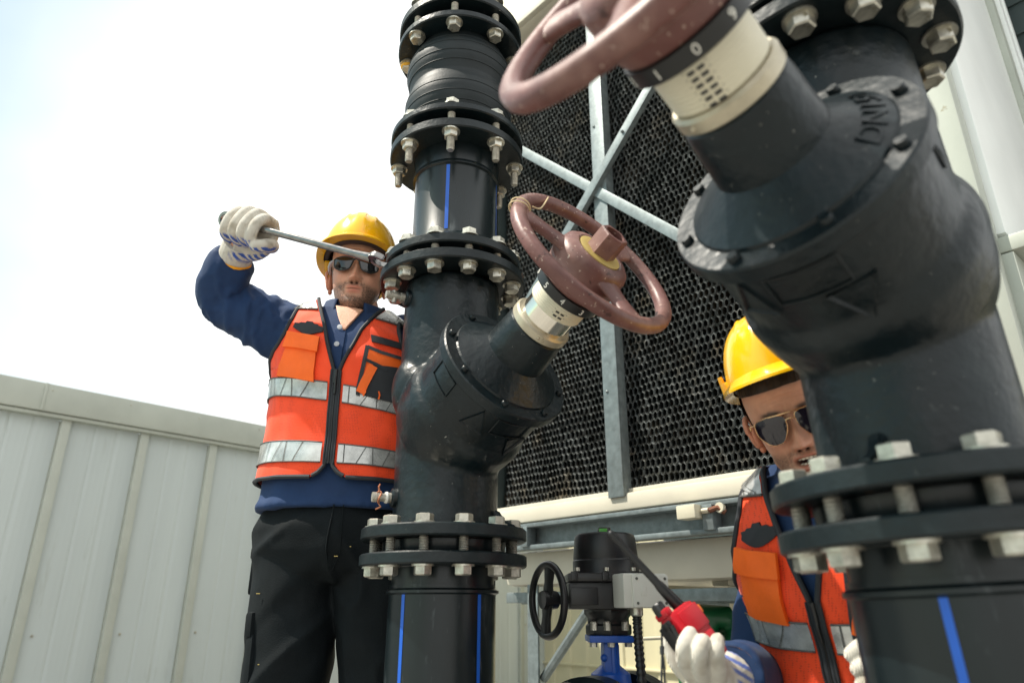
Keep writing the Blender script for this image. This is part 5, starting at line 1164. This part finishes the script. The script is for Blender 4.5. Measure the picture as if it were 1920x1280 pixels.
b = MB(); b.lathe([(.0078, 0), (.0082, .002), (.0078, .013), (.006, .015), (0, .015)], 20, Tr @ Matrix.Translation((-.016, .002, hh + .003)), ripple=lambda a, z: .0005 * math.sin(a * 12)); part('knob', b, M['black_plastic'], radio)
b = MB(); b.box((-.0255, .002, .006), (.007, .020, .045), Tr, 0, .002); b.box((-.026, -.004, hh - .010), (.008, .012, .010), Tr, 0, .002); b.tube([Tr @ Vector((-.026, -.012, hh - .012)), Tr @ Vector((-.030, -.010, 0)), Tr @ Vector((-.027, -.006, -.03))], .003, 8); part('belt_clip', b, M['black_plastic'], radio)
b = MB(); b.box((-.0285, .006, -.022), (.003, .012, .020), Tr, 0, .001); part('battery_latch', b, M['blue'], radio)
an0 = rt + rx * .010 - rz * .004; an1 = at(1146, 1000, .915); C0 = (rt + rb) / 2
b = MB(); b.tube([p - C0 for p in (an0, an0.lerp(an1, .04), an0.lerp(an1, .08), an0.lerp(an1, .30), an0.lerp(an1, .34), an1)], [.0082, .0080, .0078, .0064, .0052, .0042], 14); b.ball(an1 - C0, .0042); part('antenna', b, M['black_plastic'], radio)
b = MB(); s0 = at(1243, 1165, .925); P = catmull([s0, at(1241, 1190, .925), at(1241.5, 1225, .925), at(1240, 1285, .925)], 6); b.tube([p - C0 for p in P], .0014, 6); P = catmull([at(1241.5, 1222, .925), at(1245, 1245, .925), at(1247, 1285, .925)], 6); b.tube([p - C0 for p in P], .0014, 6); b.tube([at(1241.5, 1210, .925) - C0, at(1241.5, 1226, .925) - C0], .0028, 8); part('wrist_strap', b, M['trim'], radio)
# ------------------------------------------------------------------ blue butterfly valve with a black actuator
AX, AY = None, 1.42
ac = at(1137, 1085, AY)
act = thing('butterfly_valve', 'blue butterfly valve with black electric actuator and side handwheel below the tower', 'valve', (ac.x, ac.y, 0))
def az(py): return at(1137, py, AY).z
pxm = (at(1138, 1085, AY) - at(1137, 1085, AY)).x      # metres per photo pixel there
b = MB(); rc = 62 * pxm
b.lathe([(rc * 1.03, az(1078)), (rc * 1.03, az(1074)), (rc, az(1070)), (rc * 1.0, az(1052)), (rc * .985, az(1051)), (rc * .975, az(1049)), (rc * .985, az(1047)), (rc * .93, az(1010)), (rc * .90, az(1004)), (rc * .80, az(1001)), (0, az(1000))], 64); part('actuator_cover', b, M['black_plastic'], act)
b = MB(); b.lathe([(13 * pxm, az(1003)), (13 * pxm, az(995)), (12 * pxm, az(989)), (0, az(988))], 24); b.box((-.004, -12.6 * pxm, az(995)), (.016, .004, .007), None, 1, .001); part('position_indicator', b, [M['black_plastic'], mat('green_window', (.08, .35, .06), .3)], act)
b = MB(); z0, z1 = az(1142), az(1092); b.box((-.012, .0, (z0 + z1) / 2), (128 * pxm, .12, z1 - z0), None, 0, .006); b.box((-.004, 0, az(1084)), (146 * pxm, .135, az(1076) - az(1092)), None, 0, .005)
for x in (-66, -10, 55): b.box((x * pxm, -.068, az(1082)), (.012, .010, .016), None, 0, .002)
b.box((-.05, -.065, az(1118)), (.05, .01, .03), None, 0, .003); part('gearbox', b, M['black_plastic'], act)
for x in (-8, 40, -60):
    b = MB(); b.lathe([(.005, 0), (.005, .006), (0, .006)], 10, Matrix.Translation((x * pxm, -.069, az(1073))) @ Matrix.Rotation(R(0), 4, 'X')); part('cover_screw', b, M['zinc'], act)
b = MB(); b.lathe([(40 * pxm, az(1190)), (42 * pxm, az(1186)), (42 * pxm, az(1172)), (38 * pxm, az(1168)), (38 * pxm, az(1158)), (44 * pxm, az(1150)), (44 * pxm, az(1142))], 8); part('mounting_spool', b, M['black_plastic'], act)
for x in (-30, -8, 25):
    b = MB(); b.lathe([(.0065, 0), (.0065, .014), (.0045, .016), (0, .016)], 6, Matrix.Translation((x * pxm, -math.sqrt(max(0, 42 ** 2 - x * x)) * pxm - .002, az(1180)))); part('hexagon_bolt', b, M['zinc'], act)
b = MB(); b.box((.0, 0, az(1196)), (80 * pxm, .09, .012), None, 0, .003); b.box((0, -.004, az(1235)), (.030, .05, az(1198) - az(1268)), None, 0, .008); b.box((.004, -.022, az(1235)), (.010, .02, az(1198) - az(1262)), None, 0, .004)
b.lathe([(.040, az(1300)), (.036, az(1262)), (.022, az(1250)), (.018, az(1246))], 20); b.ball((-.014, -.026, az(1231)), .007, n=10); part('yoke', b, M['blue'], act)
for x in (-32, 0, 30):
    b = MB(); b.lathe([(.007, 0), (.007, .012), (0, .012)], 6, Matrix.Translation((x * pxm, -.030, az(1204) - .006))); part('hexagon_bolt', b, M['zinc'], act)
# flanges of its horizontal pipe line
b = MB(); vz = az(1400); Tv = Matrix.Translation((0, 0, vz)) @ Matrix(((EU.x, EV.x, 0, 0), (EU.y, EV.y, 0, 0), (0, 0, 1, 0), (0, 0, 0, 1))) @ Matrix.Rotation(R(90), 4, 'X') @ Matrix.Rotation(R(0), 4, 'Z')
TvV = Matrix.Translation((0, 0, vz)) @ axis_T((0, 0, 0), Vector((.62, .785, 0)), (0, 0, 1)); RA = az(1262) - vz
b.lathe([(RA * .5, -.085), (RA, -.085), (RA, -.045), (RA * .5, -.045)], 48, TvV); b.lathe([(RA * .5, .045), (RA, .045), (RA, .085), (RA * .5, .085)], 48, TvV); b.lathe([(RA * .62, -.5), (RA * .62, -.085)], 40, TvV); b.lathe([(RA * .62, .085), (RA * .62, .7)], 40, TvV); part('flange_pair', b, M['iron'], act)
b = MB(); b.lathe([(RA * .78, -.045), (RA * .78, .045)], 48, TvV); part('valve_disc_body', b, M['blue'], act)
for k in (0, 1, -1, 2, -2):
    b = MB(); T = TvV @ Matrix.Rotation(R(22.5 + 45 * k), 4, 'Z') @ Matrix.Translation((RA * .84, 0, 0)); thread(b, .008, -.125, .10, 1, .004, T); hexhead(b, .0135, -.088, -.104, 0, T); b.lathe([(.017, -.0855), (.017, -.088)], 16, T); part('stud_bolt', b, [M['zinc'], M['thread']], act)
# side handwheel
hwc = at(1027, 1124, AY - .02) - act.location; axw = Vector((.90, .43, 0)).normalized(); Tw = axis_T(hwc, axw, (0, 0, 1)); RWv = 62 * pxm
b = MB(); b.tube([Tw @ Vector((RWv * math.cos(u), RWv * math.sin(u), 0)) for u in np.linspace(0, 2 * math.pi, 64, endpoint=False)], .0068, 12, closed=True)
for u in (R(10), R(190)): b.tube([Tw @ Vector((.008 * math.cos(u), .008 * math.sin(u), 0)), Tw @ Vector((RWv * .5 * math.cos(u), RWv * .5 * math.sin(u), 0)), Tw @ Vector((RWv * math.cos(u), RWv * math.sin(u), 0))], [(.005, .020), (.005, .015), (.005, .021)], 12, up=tuple(axw))
b.lathe([(.016, -.012), (.018, 0), (.016, .018), (.009, .02), (.009, .055)], 20, Tw); part('side_handwheel', b, M['black_plastic'], act)
# grey terminal box, gland and corrugated conduit
tb = at(1200, 1107, AY - .085) - act.location
Tb = Matrix.Translation(tb) @ Matrix.Rotation(R(14), 4, 'Z'); b = MB(); b.box((0, 0, 0), (.085, .052, .058), Tb, 0, .004); b.box((.008, -.0275, -.001), (.069, .004, .054), Tb, 0, .003)
for (x, z) in ((-.018, .020), (-.018, -.021), (.036, .020), (.036, -.021)): b.lathe([(.0025, 0), (.0025, .0008), (0, .0008)], 10, Tb @ Matrix.Translation((x, -.0295, z)) @ Matrix.Rotation(R(90), 4, 'X'), 1)
b.box((-.006 + .0, -.0298, -.001), (.010, .0008, .016), Tb, 0, .0003); part('terminal_box', b, [M['box_white'], M['seam']], act)
b = MB(); cx = at(1194, 1150, AY - .085) - act.location; b.lathe([(.0095, .020), (.0095, .012), (.0115, .012), (.0115, -.002), (.0095, -.004)], 16, Matrix.Translation(cx)); part('cable_gland', b, M['zinc'], act)
b = MB(); P = catmull([cx, cx + Vector((.0, 0, -.05)), cx + Vector((.001, -.004, -.13)), cx + Vector((-.004, -.01, -.25)), cx + Vector((.02, .0, -.42))], 30); b.tube(P, [.0088 if k % 4 < 2 else .0074 for k in range(len(P))], 14); part('conduit', b, M['black_plastic'], act)
# green pump and white pipe further back
gp = at(1395, 1200, 2.0); b = MB(); gT = Matrix.Translation((0, 0, 0)); gpt = thing('pump', 'green pump casting under the tower half hidden by the radio hand', 'pump', (gp.x, gp.y, 0))
b = MB(); b.lathe([(0, -.07), (.085, -.06), (.10, 0), (.085, .06), (0, .07)], 32, Matrix.Translation((.035, 0, gp.z - .02)) @ Matrix.Rotation(R(75), 4, 'X')); b.tube([(-.03, .0, gp.z + .05), (-.10, 0, gp.z + .06), (-.13, 0, gp.z - .05), (-.13, 0, gp.z - .3)], [.035, .045, .05, .05], 20); b.tube([(.02, 0, gp.z), (.12, 0, gp.z + .06), (.2, 0, gp.z + .12)], .03, 16); me = remesh(b, .006, 4); me.materials.append(M['green']); me.name = 'pump_casing'; obj('pump_casing', me, gpt)
b = MB(); b.box((0, .03, gp.z * .5 - .06), (.22, .2, max(.05, gp.z - .12)), None, 0, .01); part('pump_base', b, M['green'], gpt)
b = MB(); q = at(1400, 1160, 2.25); b.tube([(q.x, q.y, 0), (q.x, q.y, 1.0)], .045, 24); b.lathe([(.06, .70), (.06, .73)], 24, Matrix.Translation((q.x, q.y, 0))); b.lathe([(.06, .60), (.06, .63)], 24, Matrix.Translation((q.x, q.y, 0))); wp = part('white_pipe', b, M['ivory']); tag(wp, 'white upright plastic pipe standing behind the green pump under the tower', 'pipe')
q0, q1 = at(1200, 1197, 1.95), at(1262, 1194, 1.95); b = MB(); b.tube([q0 - (q1 - q0) * 1.6, q1 + (q1 - q0) * .6], .0045, 10); hp_ = part('thin_pipe', b, M['ivory']); tag(hp_, 'thin pale horizontal pipe in front of the corrugated wall', 'pipe')
# ------------------------------------------------------------------ string on the left handwheel
b = MB(); lw = vL.matrix_basis
U0 = None
best = max(np.linspace(0, 2 * math.pi, 181), key=lambda u: -(wheel_pt(u, .17).x - .25 * wheel_pt(u, .17).z))
for k in range(2):
    uu = best + .10 * k; b.tube([TW_ @ Vector(((.17 + .020 * math.cos(q)) * math.cos(uu + .06 * math.sin(q)), (.17 + .020 * math.cos(q)) * math.sin(uu + .06 * math.sin(q)), .531 + .019 * math.sin(q))) for q in np.linspace(0, 2 * math.pi, 30)], .0011, 6)
P0 = TW_ @ Vector((.152 * math.cos(best), .152 * math.sin(best), .545))
far = best - .62
b.tube(catmull([P0, (P0 + wheel_pt(far, .16, .01)) / 2 + Vector((0, 0, -.008)), wheel_pt(far, .165, .016)], 8), .0012, 6)
st = part('string', b, M['string']); tag(st, 'straw coloured string tied round the rim of the left handwheel', 'string')
